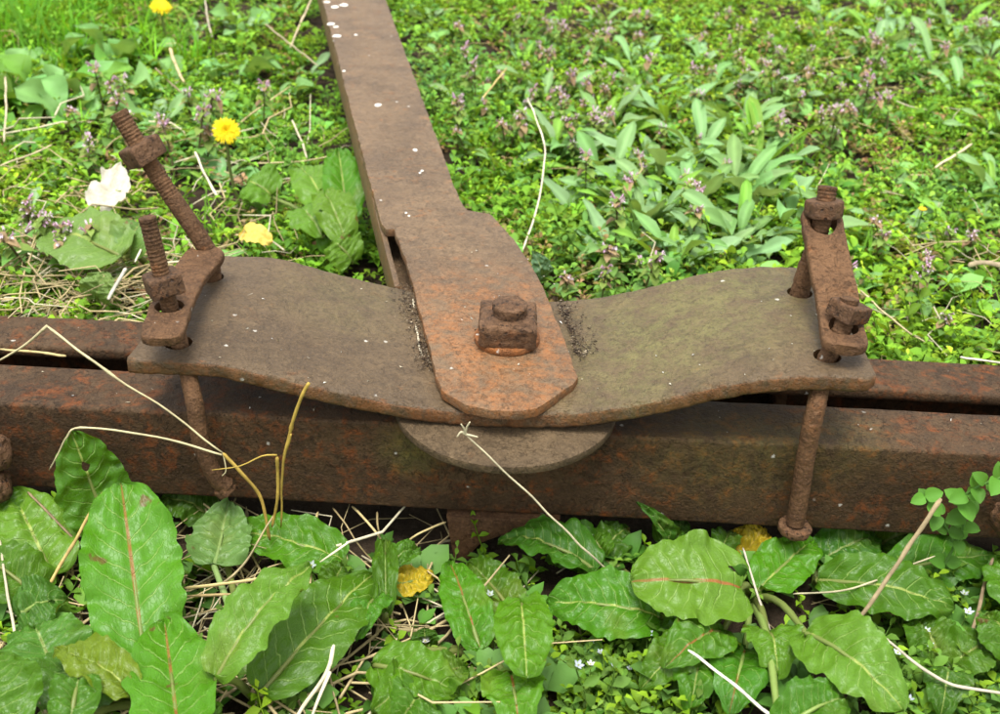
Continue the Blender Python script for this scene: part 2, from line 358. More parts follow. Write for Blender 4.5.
# ------------------------------------------------------------------ the ground
def ground_z(x, y):
    return 0.009*noise.noise(Vector((x*5, y*5, 0.3))) + 0.004*noise.noise(Vector((x*19, y*19, 4.0)))
def build_ground():
    xs = np.unique(np.concatenate([[-150, -60, -25, -12, -6, -4], np.linspace(-2.6, 2.6, 150), [4, 6, 12, 25, 60, 150]]))
    ys = np.unique(np.concatenate([[-150, -60, -20, -8, -3, -1.2], np.linspace(-0.3, 3.6, 120), [5, 8, 15, 30, 80, 200]]))
    v = [(x, y, ground_z(x, y) if abs(x) < 3 and -0.5 < y < 4 else 0.0) for y in ys for x in xs]; nx = len(xs)
    f = [(j*nx+i, j*nx+i+1, (j+1)*nx+i+1, (j+1)*nx+i) for j in range(len(ys)-1) for i in range(nx-1)]
    me = make_mesh('ground', v, f); o = bpy.data.objects.new('ground', me); COL.objects.link(o); me.materials.append(M['soil']); o['kind'] = 'structure'
build_ground()

# ------------------------------------------------------------------ double channel beam
ZT, ZB = 0.1035, 0.037
def channel(y_web, y_toe, seed):
    """C section: web at y_web, flanges towards y_toe"""
    s = 1 if y_toe > y_web else -1; wdt = abs(y_toe-y_web); tw, tf, r = 0.008, 0.0085, 0.0024
    sec = []
    def arc(cx, cz, R, a0, a1, k=4):
        for i in range(k+1):
            a = a0+(a1-a0)*i/k; sec.append((cx+R*math.cos(a), cz+R*math.sin(a)))
    h = math.pi/2
    arc(r, ZT-r, r, 2*h, h)                       # outer top corner
    for k in range(1, 5): sec.append((r+(wdt-r-0.002)*k/5, ZT))
    arc(wdt-0.002, ZT-0.002, 0.002, h, 0, 2)
    arc(wdt-0.004, ZT-tf+0.003, 0.004, 0, -h, 3)
    arc(tw+0.005, ZT-tf-0.007, 0.005, h, 2*h, 3)
    arc(tw+0.005, ZB+tf+0.007, 0.005, 2*h, 3*h, 3)
    arc(wdt-0.004, ZB+tf-0.003, 0.004, h, 0, 3)
    arc(wdt-0.002, ZB+0.002, 0.002, 0, -h, 2)
    arc(r, ZB+r, r, 3*h, 2*h)
    for k in range(1, 6): sec.append((0.0, ZB+r+(ZT-ZB-2*r)*k/6))
    xs = np.concatenate([[-0.95], np.linspace(-0.6, 0.6, 150), [0.95]]); verts = []; m = len(sec); faces = []
    for x in xs:
        for a, z in sec:
            p = (x, y_web+s*a, z); q = 0.0004
            verts.append((x, p[1]+q*nz3(p, 90, seed)+0.0008*nz3(p, 9, seed), z+q*nz3(p, 90, seed+3)+0.0006*nz3(p, 8, seed+2)))
    for i in range(len(xs)-1):
        for k in range(m):
            a, b = i*m+k, i*m+(k+1) % m; faces.append((a, b, b+m, a+m))
    faces += [tuple(range(m)), tuple(range((len(xs)-1)*m, len(xs)*m))[::-1]]
    me = make_mesh('channel', verts, faces); by_angle(me, 50); return me
beam = empty('channel_beam', (0, 0.652, ZB), 'long rusty double steel channel beam lying across the whole picture', 'beam')
fr = obj_from('channel', channel(0.5965, 0.6435, 1.0), M['beam'], beam); fr['label'] = 'front channel with its plain brown web facing the camera'
bk = obj_from('channel', channel(0.7095, 0.6670, 2.0), M['beam'], beam); bk['label'] = 'rear channel behind the dark slot'
# broken stub of a bracket under the beam
stub = [(447, 512), (560, 514), (556, 521), (528, 525), (500, 531), (482, 538), (474, 546), (468, 557), (455, 559)]
pts = [Y3(x, y, 0.599) for x, y in stub]
def prism_y(pts, y0, y1, jit=0.0006):
    po = densify([(p[0], p[2]) for p in pts], 0.004, jit, 3.0)
    me = prism(po, -y1, -y0, 0.001)
    me.transform(Matrix(((1, 0, 0, 0), (0, 0, -1, 0), (0, 1, 0, 0), (0, 0, 0, 1)))); by_angle(me, 40); return me
obj_from('bracket_stub', prism_y([(p[0], p[1], min(p[2], ZB-0.0004)) for p in pts], 0.5935, 0.66), M['clamp'], beam)
# rusted lumps of bolts at both ends of the visible beam
def lump(name, px, py, y, rad, label):
    c = Y3(px, py, y); v, f = [], []
    bm = bmesh.new(); bmesh.ops.create_icosphere(bm, subdivisions=4, radius=rad)
    for q in bm.verts:
        p = q.co.copy(); q.co = Vector((p.x*1.15 if abs(p.x) < rad*0.7 else p.x*1.0, p.y*0.9, p.z*1.0)) * (1+0.16*noise.noise(p*90)+0.10*noise.noise(p*240)) 
    me = bpy.data.meshes.new(name); bm.to_mesh(me); bm.free(); me.polygons.foreach_set('use_smooth', [True]*len(me.polygons)); me.transform(Matrix.Translation(V(c))); return me
kb = empty('bolt_end', Y3(-8, 470, 0.575), 'two dark rounded rusty bolt heads at the left picture edge below the beam top', 'bolt')
obj_from('bolt_head', lump('bolt_head', -8, 452, 0.578, 0.0125, ''), M['nut'], kb)
obj_from('bolt_head', lump('bolt_head', -7, 486, 0.572, 0.0115, ''), M['nut'], kb)
v, f = tube([Y3(-6, 452, 0.578), Y3(-6, 452, 0.604)], 0.006, 10); obj_from('shank', make_mesh('shank', v, f), M['nut'], kb)
kb = empty('bolt_end', Y3(1006, 520, 0.58), 'rusty bolt head at the right picture edge behind the chickweed sprig', 'bolt')
obj_from('bolt_head', lump('bolt_head', 1011, 520, 0.580, 0.012, ''), M['nut'], kb)
v, f = tube([Y3(1004, 520, 0.580), Y3(1004, 520, 0.604)], 0.006, 10); obj_from('shank', make_mesh('shank', v, f), M['nut'], kb)

# ------------------------------------------------------------------ wear disc and saddle plate
bm = bmesh.new(); N_ = 72
out = [(-0.006+0.0715*math.cos(2*math.pi*k/N_)*(1+0.010*nz3((math.cos(k*0.4), math.sin(k*0.4), 1), 2)), 0.6205+0.0715*math.sin(2*math.pi*k/N_)*(1+0.012*nz3((k*0.2, 1, 1), 1.3))) for k in range(N_)]
me = prism(out, 0.1042, 0.1096, 0.0009); by_angle(me, 40)
disc = tag(obj_from('wear_disc', me, M['disc']), 'round rusty steel disc between the curved plate and the beam', 'disc')

PX = [-0.2365, -0.194, -0.183, -0.164, -0.133, -0.101, -0.0703, -0.0426, -0.010, 0.030, 0.058, 0.0993, 0.1106, 0.1366, 0.1574, 0.1802, 0.2235]
PZ = [0.1468, 0.1478, 0.1478, 0.1442, 0.1365, 0.1300, 0.1245, 0.1217, 0.1210, 0.1236, 0.1286, 0.1413, 0.1462, 0.1541, 0.1583, 0.1604, 0.1600]
def plate_z(x): 
    # gently smoothed profile of the plate's upper face
    ws = [(-0.012, .2), (-0.006, .25), (0, .1), (0.006, .25), (0.012, .2)]
    return sum(k*float(np.interp(x+d, PX, PZ)) for d, k in ws)
PT = 0.0112; PY0, PY1 = 0.5875, 0.7345
def build_plate():
    xs = list(np.linspace(-0.2365, 0.2150, 250)); sec0 = round_rect(PY1-PY0, PT, 0.0026, 10)
    path = [np.array([x, (PY0+PY1)/2, plate_z(x)]) for x in xs]
    verts, faces = [], []; m = len(sec0)
    for i, x in enumerate(xs):
        t = unit(path[min(i+1, len(xs)-1)]-path[max(i-1, 0)]); nn = np.array([-t[2], 0, t[0]])
        e = min(1.0, (0.2150-x)/0.010); pin = 1-0.06*max(0, 1-e)**2; tk = 1-0.22*max(0, 1-e)**2
        skew = 0.007*max(0, -x/0.236)**3 - 0.002*max(0, x/0.2235)**3
        for a, b in sec0:
            p = path[i] + np.array([skew*(a/0.0735+1), a*pin, 0]) + nn*(b*tk if b < -PT/2 else b-(1-tk)*0.002)
            edge = 1.0 if abs(a) > 0.07 else 0.35
            q = 0.0006*edge
            chip = 0.0016*max(0, nz3(p, 160, 31)-0.15)*(1 if abs(a) > 0.071 else 0)
            verts.append((p[0]+0.4*q*nz3(p, 120, 1), p[1]+q*nz3(p, 150, 2)+0.0005*edge*nz3(p, 30, 8)+chip*(-1 if a > 0 else 1)+0.5*q*nz3(p, 420, 6), p[2]+0.5*q*nz3(p, 80, 3)+(-chip*0.7 if b > -PT/2 else chip*0.7)))
    for i in range(len(xs)-1):
        for k in range(m):
            a, b = i*m+k, i*m+(k+1) % m; faces.append((a, b, b+m, a+m))
    faces += [tuple(range(m)), tuple(range((len(xs)-1)*m, len(xs)*m))[::-1]]
    me = make_mesh('saddle_plate', verts, faces); fix_normals(me); return me
HL1 = np.array([-0.2105, 0.609, plate_z(-0.2105)]); HL2 = np.array([-0.2130, 0.699, plate_z(-0.213)])
HR1 = np.array([0.1894, 0.6114, plate_z(0.189)]); HR2 = np.array([0.1880, 0.6945, plate_z(0.188)])
me = build_plate()
me = cut_holes(me, [(h, (0, 0, 1), 0.0085, 0.06) for h in (HL1, HL2, HR1, HR2)]); by_angle(me, 42)
plate = tag(obj_from('saddle_plate', me, M['plate']), 'broad curved rusty steel saddle plate bolted over the middle of the beam', 'plate')

# ------------------------------------------------------------------ tongue bar
TZ, TT = 0.1300, 0.0068
tp = [(378, 212), (382, 224), (386, 229), (394, 229), (399, 243), (406, 262), (413, 285), (421, 316), (430, 350), (436, 374), (441, 390), (466, 405), (490, 410), (517, 411), (537, 408), (574, 384), (578, 377), (572, 358), (560, 329), (546, 293), (533, 267), (514, 239), (493, 216), (488, 213), (468, 210), (462, 204), (457, 192)]
tw = [Z3(x, y, TZ)[:2] for x, y in tp]
FARL, FARR = Z3(320, 0, TZ)[:2], Z3(386, 0, TZ)[:2]
ext = lambda a, b, y: tuple(np.asarray(a)+(np.asarray(b)-np.asarray(a))*((y-a[1])/(b[1]-a[1])))
L0, R0 = Z3(368, 176, TZ)[:2], Z3(447, 165, TZ)[:2]
farL = ext(L0, Z3(327, 17, TZ)[:2], 2.75); farR = ext(R0, FARR, 2.75)
poly = tw + [tuple(R0)] + [tuple(farR), tuple(farL)] + [tuple(L0)]
tongue = empty('tongue_bar', (-0.05, 0.70, 0.09), 'rusty tongue bar running from the centre bolt away to the top of the picture', 'drawbar')
po = densify(poly, 0.003, 0.0009, 9.0)
me = prism(po, TZ-TT, TZ, 0.0012); by_angle(me, 40)
top = obj_from('top_plate', me, M['tongue'], tongue)
# the two side walls and the floor of the hollow bar, stopping behind the saddle plate
def wall(a, b, th, z0, z1, sgn, seed):
    a, b = np.asarray(a), np.asarray(b); d = unit(b-a); s = np.array([d[1], -d[0]])*sgn*th
    n = 120; lo = [a+(b-a)*k/n for k in range(n+1)]; po = [tuple(p) for p in lo] + [tuple(p+s) for p in lo[::-1]]
    po = [(p[0]+0.0007*nz3((p[0], p[1], 0), 60, seed), p[1]) for p in po]
    me = prism(po, z0, z1, 0.0010); by_angle(me, 40); return me
WL0 = ext(L0, farL, 0.745); WR0 = ext(R0, farR, 0.90)
obj_from('side_wall', wall(WL0, farL, 0.0042, TZ-0.036, TZ-TT+0.0001-0.0003, 1, 1.0), M['tongue'], tongue)
obj_from('side_wall', wall(WR0, farR, 0.0042, TZ-0.036, TZ-TT-0.0002, -1, 2.0), M['tongue'], tongue)
fl = [tuple(np.asarray(WL0)+np.array([0.0052, 0.001])), tuple(np.asarray(ext(R0, farR, 0.80))-np.array([0.03, 0])), tuple(np.asarray(WR0)-np.array([0.0052, 0])), tuple(np.asarray(farR)-np.array([0.0052, 0.004])), tuple(np.asarray(farL)+np.array([0.0052, -0.004]))]
me = prism(fl, TZ-0.0355, TZ-0.0305, 0.0008); by_angle(me, 40); obj_from('floor_plate', me, M['tongue'], tongue)
# white flecks of bird droppings and lichen on the bar
def blob(cx, cy, z, rx, ry, seed, h=0.0006):
    k = 12; v = [(cx, cy, z+h)]; f = []
    for i in range(k):
        a = 2*math.pi*i/k; q = 1+0.35*nz3((math.cos(a), math.sin(a), seed), 1.2, seed); v.append((cx+rx*q*0.75*math.cos(a), cy+ry*q*0.75*math.sin(a), z+h*0.8))
    for i in range(k):
        a = 2*math.pi*i/k; q = 1+0.35*nz3((math.cos(a), math.sin(a), seed), 1.2, seed); v.append((cx+rx*q*math.cos(a), cy+ry*q*math.sin(a), z-0.0003))
    for i in range(k):
        j = (i+1) % k; f.append((0, 1+i, 1+j)); f.append((1+i, 1+k+i, 1+k+j, 1+j))
    return make_mesh('fleck', v, f)
for i, (px, py, wpx) in enumerate([(335, 7, 9), (344, 5, 10), (327, 2, 7), (331, 24, 9), (336, 27, 6), (337, 36, 9), (378, 105, 8), (344, 71, 4), (356, 35, 4), (415, 150, 6), (422, 171, 4), (420, 173, 3), (406, 213, 3), (409, 216, 3)]):
    p = Z3(px, py, TZ); sc = np.dot(p-CAM, FW)/F
    obj_from('fleck', blob(p[0], p[1], TZ, wpx*sc*0.5, wpx*sc*0.62, i*3.1), M['fleck'], tongue)

# ------------------------------------------------------------------ centre bolt
BC = np.array([-0.0075, 0.6640])
def nut_mesh(c, axis, across, height, sides, rot, amp=0.0008, seed=0.0, sub=10, dome=0.0):
    """nut as a chamfered prism on a fine skin, pitted; c = centre of its underside"""
    axis = unit(axis); ref = np.array([1.0, 0, 0]); u = unit(ref-axis*np.dot(ref, axis)); vv = np.cross(axis, u)
    verts, faces = [], []; R = across/2; ch = across*0.07; K = sides*sub
    def rad(a):
        s = math.pi/sides; x = ((a-rot+s) % (2*s))-s; r = R/math.cos(x); return min(r, R/math.cos(s)*0.955)
    rings = [(-1, 0), (0.0, 0.90), (0.02, 0.97), (0.10, 1.0)] + [(q, 1.0) for q in (0.3, 0.5, 0.7)] + [(0.88, 1.0), (0.96, 0.965), (1.0, 0.90), (1.0+dome*0.5, 0.65), (1.0+dome, 0.3)]
    rings = rings[1:]
    for q, s in rings:
        for k in range(K):
            a = 2*math.pi*k/K; r = rad(a)*s; p = np.asarray(c)+axis*q*height+u*r*math.cos(a)+vv*r*math.sin(a)
            d = amp*(nz3(p, 260, seed)+0.8*nz3(p, 110, seed+4)); rr = unit(u*math.cos(a)+vv*math.sin(a))
            verts.append(p + rr*d + axis*(0.7*amp*nz3(p, 230, seed+9) if q > 0.05 else 0))
    n = len(rings)
    for i in range(n-1):
        for k in range(K): a, b = i*K+k, i*K+(k+1) % K; faces.append((a, b, b+K, a+K))
    faces.append(tuple(range(K))[::-1]); faces.append(tuple(range((n-1)*K, n*K)))
    me = make_mesh('nut', verts, faces); by_angle(me, 48); return me
bolt = empty('pivot_bolt', (BC[0], BC[1], TZ), 'pitted square nut on its bolt in the middle of the tongue end', 'bolt')
wv = [(BC[0]+0.0218*math.cos(2*math.pi*k/40)*(1+0.02*nz3((k*0.3, 0, 0), 1)), BC[1]-0.0015+0.0218*math.sin(2*math.pi*k/40)) for k in range(40)]
me = prism(wv, TZ+0.0002, TZ+0.0042, 0.0012); by_angle(me, 40); wa = obj_from('washer', me, rust('rust_washer', (0.18, 0.070, 0.022), (0.09, 0.04, 0.018), (0.25, 0.08, 0.015), 0.8, pit=0.3, seed=3.3, spec=0.2), bolt)
wa['label'] = 'bright orange washer under the nut'
obj_from('nut', nut_mesh((BC[0], BC[1], TZ+0.0040), (0.02, -0.03, 1), 0.0375, 0.0155, 4, 0.03, 0.0012, 2.0, 24), M['nut'], bolt)
obj_from('bolt_shank', nut_mesh((BC[0]+0.001, BC[1]+0.001, TZ+0.0185), (0.03, -0.03, 1), 0.0235, 0.0085, 14, 0, 0.0009, 6.0, 4, dome=0.12), M['nut'], bolt)

# ------------------------------------------------------------------ clamps
def rod_mesh(ctrl, r, n=60, thread=None, pitch=0.0024, seed=0.0, seg=14):
    """rod through control points; thread=(s0, s1) fractions of its length that are threaded"""
    base = smooth_path(ctrl, 40); ln = [0.0]
    for i in range(1, 40): ln.append(ln[-1]+np.linalg.norm(base[i]-base[i-1]))
    L = ln[-1]; k = max(n, int(L/pitch*5)) if thread else n; pts, rad = [], []
    for i in range(k):
        s = i/(k-1)*L; pts.append(np.array([np.interp(s, ln, [b[j] for b in base]) for j in range(3)])); q = r
        if thread and thread[0]*L <= s <= thread[1]*L:
            ph = (s/pitch) % 1.0; q = r*(1.0-0.085*abs(2*ph-1)*(1+0.4*nz3((s*90, seed, 0), 1)))
        if i == 0 or i == k-1: q *= 0.82
        rad.append(q*(1+0.03*nz3(pts[-1], 120, seed)))
    v, f = tube(pts, rad, seg); v = roughen(v, r*0.07, 420, seed); me = make_mesh('rod', v, f); by_angle(me, 60); return me
def strap_mesh(ctrl, width, th, holes, n=46, side0=(1, 0, 0), seed=0.0, wfun=None):
    path = smooth_path(ctrl, n)
    ln = [0.0]
    for i in range(1, n): ln.append(ln[-1]+np.linalg.norm(path[i]-path[i-1]))
    L = ln[-1]
    def sec(i):
        e = min(ln[i], L-ln[i])/(width*0.40); k = 1.0 if e >= 1 else (0.50+0.50*math.sqrt(max(0.0, 1-(1-e)**2)))
        if wfun: k *= wfun(ln[i]/L)
        return round_rect(width*k, th, th*0.25, 6)
    v, f = sweep(path, lambda i: np.asarray(side0, float), sec); v = roughen(v, 0.0007, 110, seed)
    me = make_mesh('strap', v, f); fix_normals(me)
    me = cut_holes(me, holes); by_angle(me, 45); return me
# left clamp
cl = empty('clamp', (HL1[0], 0.65, HL1[2]), 'left clamp with two long threaded rods standing above a bent rusty strap', 'clamp')
r1t = Y3(147, 217, 0.618); r2t = Y3(118, 112, 0.715)
s1 = HL1+(r1t-HL1)*0.27; s2a = Y3(205, 251, 0.7005)
rodF = [Y3(228, 486, 0.580), Y3(217, 479, 0.578), Y3(203, 450, 0.578), Y3(198, 425, 0.580), Y3(194, 400, 0.583), Y3(188, 374, 0.594), HL1-np.array([-0.001, 0, 0.004]), HL1+(r1t-HL1)*0.5, r1t]
lf_ = obj_from('threaded_rod', rod_mesh(rodF, 0.0054, thread=(0.60, 0.985), seed=1.0), M['clamp'], cl); lf_['label'] = 'front rod, bent to a hook below the plate'
rodB = [HL2+np.array([0.004, 0.001, -0.10]), HL2+np.array([0.002, 0, -0.03]), HL2+np.array([0.0005, 0, 0.0]), s2a+np.array([0.001, 0, 0.002]), s2a+(r2t-s2a)*0.5, r2t]
lb_ = obj_from('threaded_rod', rod_mesh(rodB, 0.0062, thread=(0.72, 0.985), seed=2.0), M['clamp'], cl); lb_['label'] = 'longer rear rod leaning to the left'
hook = Y3(221, 487, 0.5795)
obj_from('hook_end', nut_mesh(hook+np.array([0.004, 0.0, -0.004]), unit(Y3(205, 470, .579)-Y3(224, 490, .579)), 0.0125, 0.006, 6, 0.2, 0.0010, 8.0, 6, dome=0.3), M['clamp'], lf_)
sc = [Z3(160, 338, HL1[2]+0.0235), Z3(166, 318, HL1[2]+0.0245), Z3(174, 297, HL1[2]+0.024), Z3(185, 278, HL1[2]+0.020), Z3(197, 262, HL1[2]+0.0205), Z3(205, 253, HL1[2]+0.0225), Z3(214, 246, HL1[2]+0.024)]
obj_from('strap', strap_mesh(sc, 0.0255, 0.0058, [(s1, r1t-HL1, 0.0088, 0.05), (s2a, (0, 0, 1), 0.0080, 0.05)], side0=(1, 0.12, 0), seed=3.0), M['clamp'], cl)
na = unit(r1t-HL1); q = s1+na*0.0115
obj_from('nut', nut_mesh(q, na+np.array([0, -0.05, 0]), 0.0205, 0.0125, 4, 0.55, 0.0005, 4.0, 12), M['nut'], lf_)
nb_ = unit(r2t-s2a); q = s2a+(r2t-s2a)*0.66
obj_from('nut', nut_mesh(q, nb_+np.array([0, -0.1, 0.1]), 0.0225, 0.0135, 4, 0.85, 0.0005, 5.0, 12), M['nut'], lb_)
# right clamp
cr = empty('clamp', (HR1[0], 0.65, HR1[2]), 'right clamp with a sloping strap, its rear end held high by a short bolt', 'clamp')
f_top = Z3(850, 298, HR1[2]+0.034); b_top = Y3(828, 186, 0.7085)
sF = Z3(843, 327, HR1[2]+0.0165); sB = Y3(823, 219, 0.7020)
bot = Y3(795, 524, 0.582)
rodF = [bot, Y3(800, 495, 0.5835), Y3(806, 455, 0.5855), Y3(813, 420, 0.5870), Y3(818, 398, 0.5935), HR1-np.array([0.001, 0.001, 0.006]), sF, f_top]
rf_ = obj_from('bolt', rod_mesh(rodF, 0.0058, thread=(0.86, 0.99), seed=5.0), M['clamp'], cr); rf_['label'] = 'long front bolt passing down in front of the beam'
rodB = [HR2+np.array([-0.002, -0.002, -0.10]), HR2+np.array([-0.001, 0, -0.03]), HR2, sB-np.array([0.001, 0.001, 0.004]), b_top]
rb_ = obj_from('bolt', rod_mesh(rodB, 0.0064, thread=(0.70, 0.985), seed=6.0), M['clamp'], cr)
obj_from('bolt_head', nut_mesh(bot+np.array([0, 0, -0.006]), (0.05, 0, 1), 0.0205, 0.0055, 8, 0.2, 0.0008, 7.0, 5), M['nut'], rf_)
sc = [Z3(847, 346, HR1[2]+0.0165), sF+np.array([0, 0, 0.0008]), sF+(sB-sF)*0.22+np.array([0.0012, 0, -0.001]), sF+(sB-sF)*0.5, sF+(sB-sF)*0.8, sB, sB+(sB-sF)*0.13]
obj_from('strap', strap_mesh(sc, 0.0270, 0.0066, [(sF+np.array([0.0, -0.001, 0]), f_top-sF, 0.0090, 0.05), (sB+np.array([0.0, -0.002, 0]), b_top-sB, 0.0088, 0.05)], side0=(1, 0.02, 0), seed=7.0), M['clamp'], cr)
na = unit(f_top-sF); q = sF+na*0.0045+np.array([0.001, 0.002, 0])
obj_from('nut', nut_mesh(q, na+np.array([0.1, -0.15, 0]), 0.0195, 0.0105, 4, 0.65, 0.0005, 8.0, 12), M['nut'], rf_)
na = unit(b_top-sB); q = sB+na*0.0015
obj_from('nut', nut_mesh(q, na+np.array([-0.1, -0.1, 0]), 0.0225, 0.0110, 6, 0.3, 0.0005, 9.0, 8), M['nut'], rb_)

# ------------------------------------------------------------------ rust grit in the corners beside the tongue end
def chips(n, fn, smin, smax, cols):
    v, f, c = [], [], []; k = 0
    for i in range(n):
        p = fn(i); s = random.uniform(smin, smax); d = [unit(rng.normal(size=3)) for _ in range(4)]
        e = random.choice([1.0, 1.0, 2.4]); ax = unit(rng.normal(size=3)*np.array([1, 1, 0.2]))
        for q in d:
            w_ = q*s+ax*np.dot(q, ax)*(e-1)*s; w_[2] = abs(w_[2])*0.6; v.append(np.asarray(p)+w_)
        f += [(k, k+1, k+2), (k, k+2, k+3), (k, k+3, k+1), (k+1, k+3, k+2)]; cc = cols[int(rng.integers(len(cols)))]; c += [cc]*4; k += 4
    return np.array(v), np.array(f), np.array(c)
gl = [Z3(x, y, 0.1225) for x, y in ((411, 292), (418, 318), (427, 350), (434, 372))]; gr = [Z3(x, y, 0.1225) for x, y in ((556, 304), (563, 322), (571, 345), (577, 362))]
def gp(i):
    g_ = gl if i % 2 else gr; t = random.random()*2.999; j = int(t); p = g_[j]+(g_[j+1]-g_[j])*(t-j)
    p = p + np.array([abs(random.gauss(0, 0.0032+0.004*abs(math.sin(i*0.37))))*(-1 if i % 2 else 1), random.gauss(0, 0.003), 0]); p[2] = plate_z(p[0])+0.0004+random.random()*0.0018; return p
GC = [(0.22, 0.17, 0.11), (0.07, 0.045, 0.03), (0.10, 0.065, 0.04), (0.045, 0.03, 0.022), (0.16, 0.12, 0.08), (0.34, 0.28, 0.19), (0.08, 0.06, 0.04), (0.13, 0.10, 0.065)]
v, f, c = chips(1150, gp, 0.0004, 0.0014, GC); me = tri_mesh('rust_grit', v, f, c)
tag(obj_from('rust_grit', me, M['debris']), 'dark rust grit and chaff in the corners beside the tongue end', 'grit', kind='stuff')
def gp2(i):
    if i < 70:
        x = random.uniform(-0.22, 0.21); y = random.uniform(0.592, 0.73); z = plate_z(x)+0.0003
    elif i < 105:
        x = random.uniform(-0.34, 0.33); y = random.uniform(0.602, 0.638); z = ZT+0.0004
    elif i < 135:
        x = random.uniform(-0.36, 0.33); y = random.uniform(0.672, 0.705); z = ZT+0.0004
    else:
        x = random.uniform(-0.04, 0.03); y = random.uniform(0.60, 0.80); z = TZ+0.0003
    return (x, y, z)
v, f, c = chips(175, gp2, 0.0005, 0.0013, [(0.55, 0.5, 0.4), (0.42, 0.36, 0.26), (0.62, 0.60, 0.55), (0.2, 0.15, 0.09)]); me = tri_mesh('chaff', v, f, c)
tag(obj_from('chaff', me, M['debris']), 'pale bits of chaff scattered over the rusty steel', 'chaff', kind='stuff')

# ================================================================== plants
def jitcol(c, k=0.15):
    q = 1+rng.uniform(-k, k); return tuple(np.clip(np.array(c)*q*(1+rng.uniform(-k*0.4, k*0.4, 3)), 0, 1))
# ---- hero dock leaves
def dock_leaf(base, tip, width, bow=0.012, roll=0.0, fold=0.12, wave=0.10, heart=0.3, col=(0.05, 0.16, 0.022), mid=(0.28, 0.34, 0.08), curl=0.0, crown=None, nv=52, nu=16, peak=0.36, side_bend=0.0, blunt=0.55, pet=(0.16, 0.2, 0.05), ragged=0.09, crisp=0.030):
    base, tip = np.asarray(base, float), np.asarray(tip, float); L = np.linalg.norm(tip-base); ax = unit(tip-base)
    tocam = unit(CAM-(base+tip)/2); n0 = unit(np.array([0, 0, 1.0])*0.55+tocam*0.45); n0 = unit(n0-ax*np.dot(n0, ax)); s0 = np.cross(ax, n0)
    n = n0*math.cos(roll)+s0*math.sin(roll); s = np.cross(ax, n)
    seed = rng.uniform(0, 50); verts, uvs, cols, mids, faces = [], [], [], [], []; fr_ = rng.uniform(2.0, 4.2); nve = rng.uniform(7.5, 12.5)
    def hw(t):
        a = (max(t, 0)+0.02)**0.50 if t < 1 else 1; k = peak
        x = t/k if t < k else (1-t)/(1-k)
        return (math.sin(min(1.0, x)*math.pi/2)**(0.42 if t < k else blunt+0.05))
    for j in range(nv+1):
        t = j/nv; c = base+ax*L*t+n*(bow*4*t*(1-t)*(1 if True else 0)) - n*curl*max(0, t-0.55)**2*4 + s*side_bend*4*t*(1-t)
        for i in range(nu+1):
            u = 2*i/nu-1; au = abs(u); W = 0.5*width*max(hw(t), 0.02 if 0 < j < nv else 0.0)
            W *= 1+ragged*1.3*noise.noise(Vector((t*9, np.sign(u)*3, seed)))+crisp*(0.5*math.sin(2*math.pi*(9*t+0.6*noise.noise(Vector((t*4, u, seed))))+seed+u)+noise.noise(Vector((t*22, np.sign(u), seed))))*au
            pk = abs(math.sin(math.pi*(t*nve-0.2*nve*au**1.3)))        # puckers between the side veins
            h = fold*W*au + wave*width*au*au*(0.6*math.sin(2*math.pi*fr_*t+seed+np.sign(u)*1.3)+0.5*noise.noise(Vector((t*5, u*2, seed)))) + 0.0032*pk*(0.6+0.8*noise.noise(Vector((t*8, u*3, seed))))*(1-0.6*au)*min(1, au*5) + crisp*1.3*width*au**4*(noise.noise(Vector((t*17, u*1.2, seed+3)))+0.5*math.sin(2*math.pi*(7*t+0.8*noise.noise(Vector((t*3, u, seed))))))  + 0.0040*noise.noise(Vector((t*3.2, u*1.5, seed+7))) + 0.0034*noise.noise(Vector((t*9, u*4, seed+17)))
            if au < 0.09: h -= 0.0012
            p = c+s*u*W+n*h - ax*heart*1.5*W*au**1.2*max(0, 1-t*4.0)
            verts.append(p); uvs.append(((u+1)/2, t)); cols.append(col); mids.append(mid)
    m = nu+1
    for j in range(nv):
        for i in range(nu): a = j*m+i; faces.append((a, a+1, a+m+1, a+m))
    if crown is not None:                       # leaf stalk from the crown, running on as the raised rib under the blade
        crown = np.asarray(crown, float); d = base-crown
        rib = [base+ax*L*t+n*(bow*4*t*(1-t)-curl*max(0, t-0.55)**2*4-0.0016) + s*side_bend*4*t*(1-t) for t in (0.02, 0.12, 0.3, 0.5, 0.7)]
        ctrl = [crown, crown+d*0.5+np.array([0, 0, 0.10*np.linalg.norm(d)]), base-n*0.0012]
        pts = smooth_path(ctrl, 8)+rib; rr = [0.0027]*3+[0.0022]*3+[0.0019]*2+[0.0017, 0.0015, 0.0013, 0.001, 0.0006]
        tv, tf = tube(pts, rr, 7); k = len(verts); verts += tv; faces += [tuple(x+k for x in f_) for f_ in tf]
        uvs += [(0.3, 0.3)]*len(tv); cols += [pet]*len(tv); mids += [mid]*len(tv)
    me = make_mesh('leaf', verts, faces, cols, uvs)
    a = me.attributes.new('Mid', 'FLOAT_COLOR', 'POINT'); q = np.ones((len(verts), 4), np.float32); q[:, :3] = mids; q[:, 3] = nve/20; a.data.foreach_set('color', q.ravel())
    return me
RED = (0.30, 0.085, 0.03); YEL = (0.36, 0.42, 0.10); PALE = (0.26, 0.34, 0.10)
GB = (0.060, 0.170, 0.004); GM = (0.046, 0.140, 0.004); GD = (0.032, 0.105, 0.004); GL = (0.088, 0.188, 0.012); GY = (0.105, 0.185, 0.006); GBL = (0.046, 0.130, 0.010)
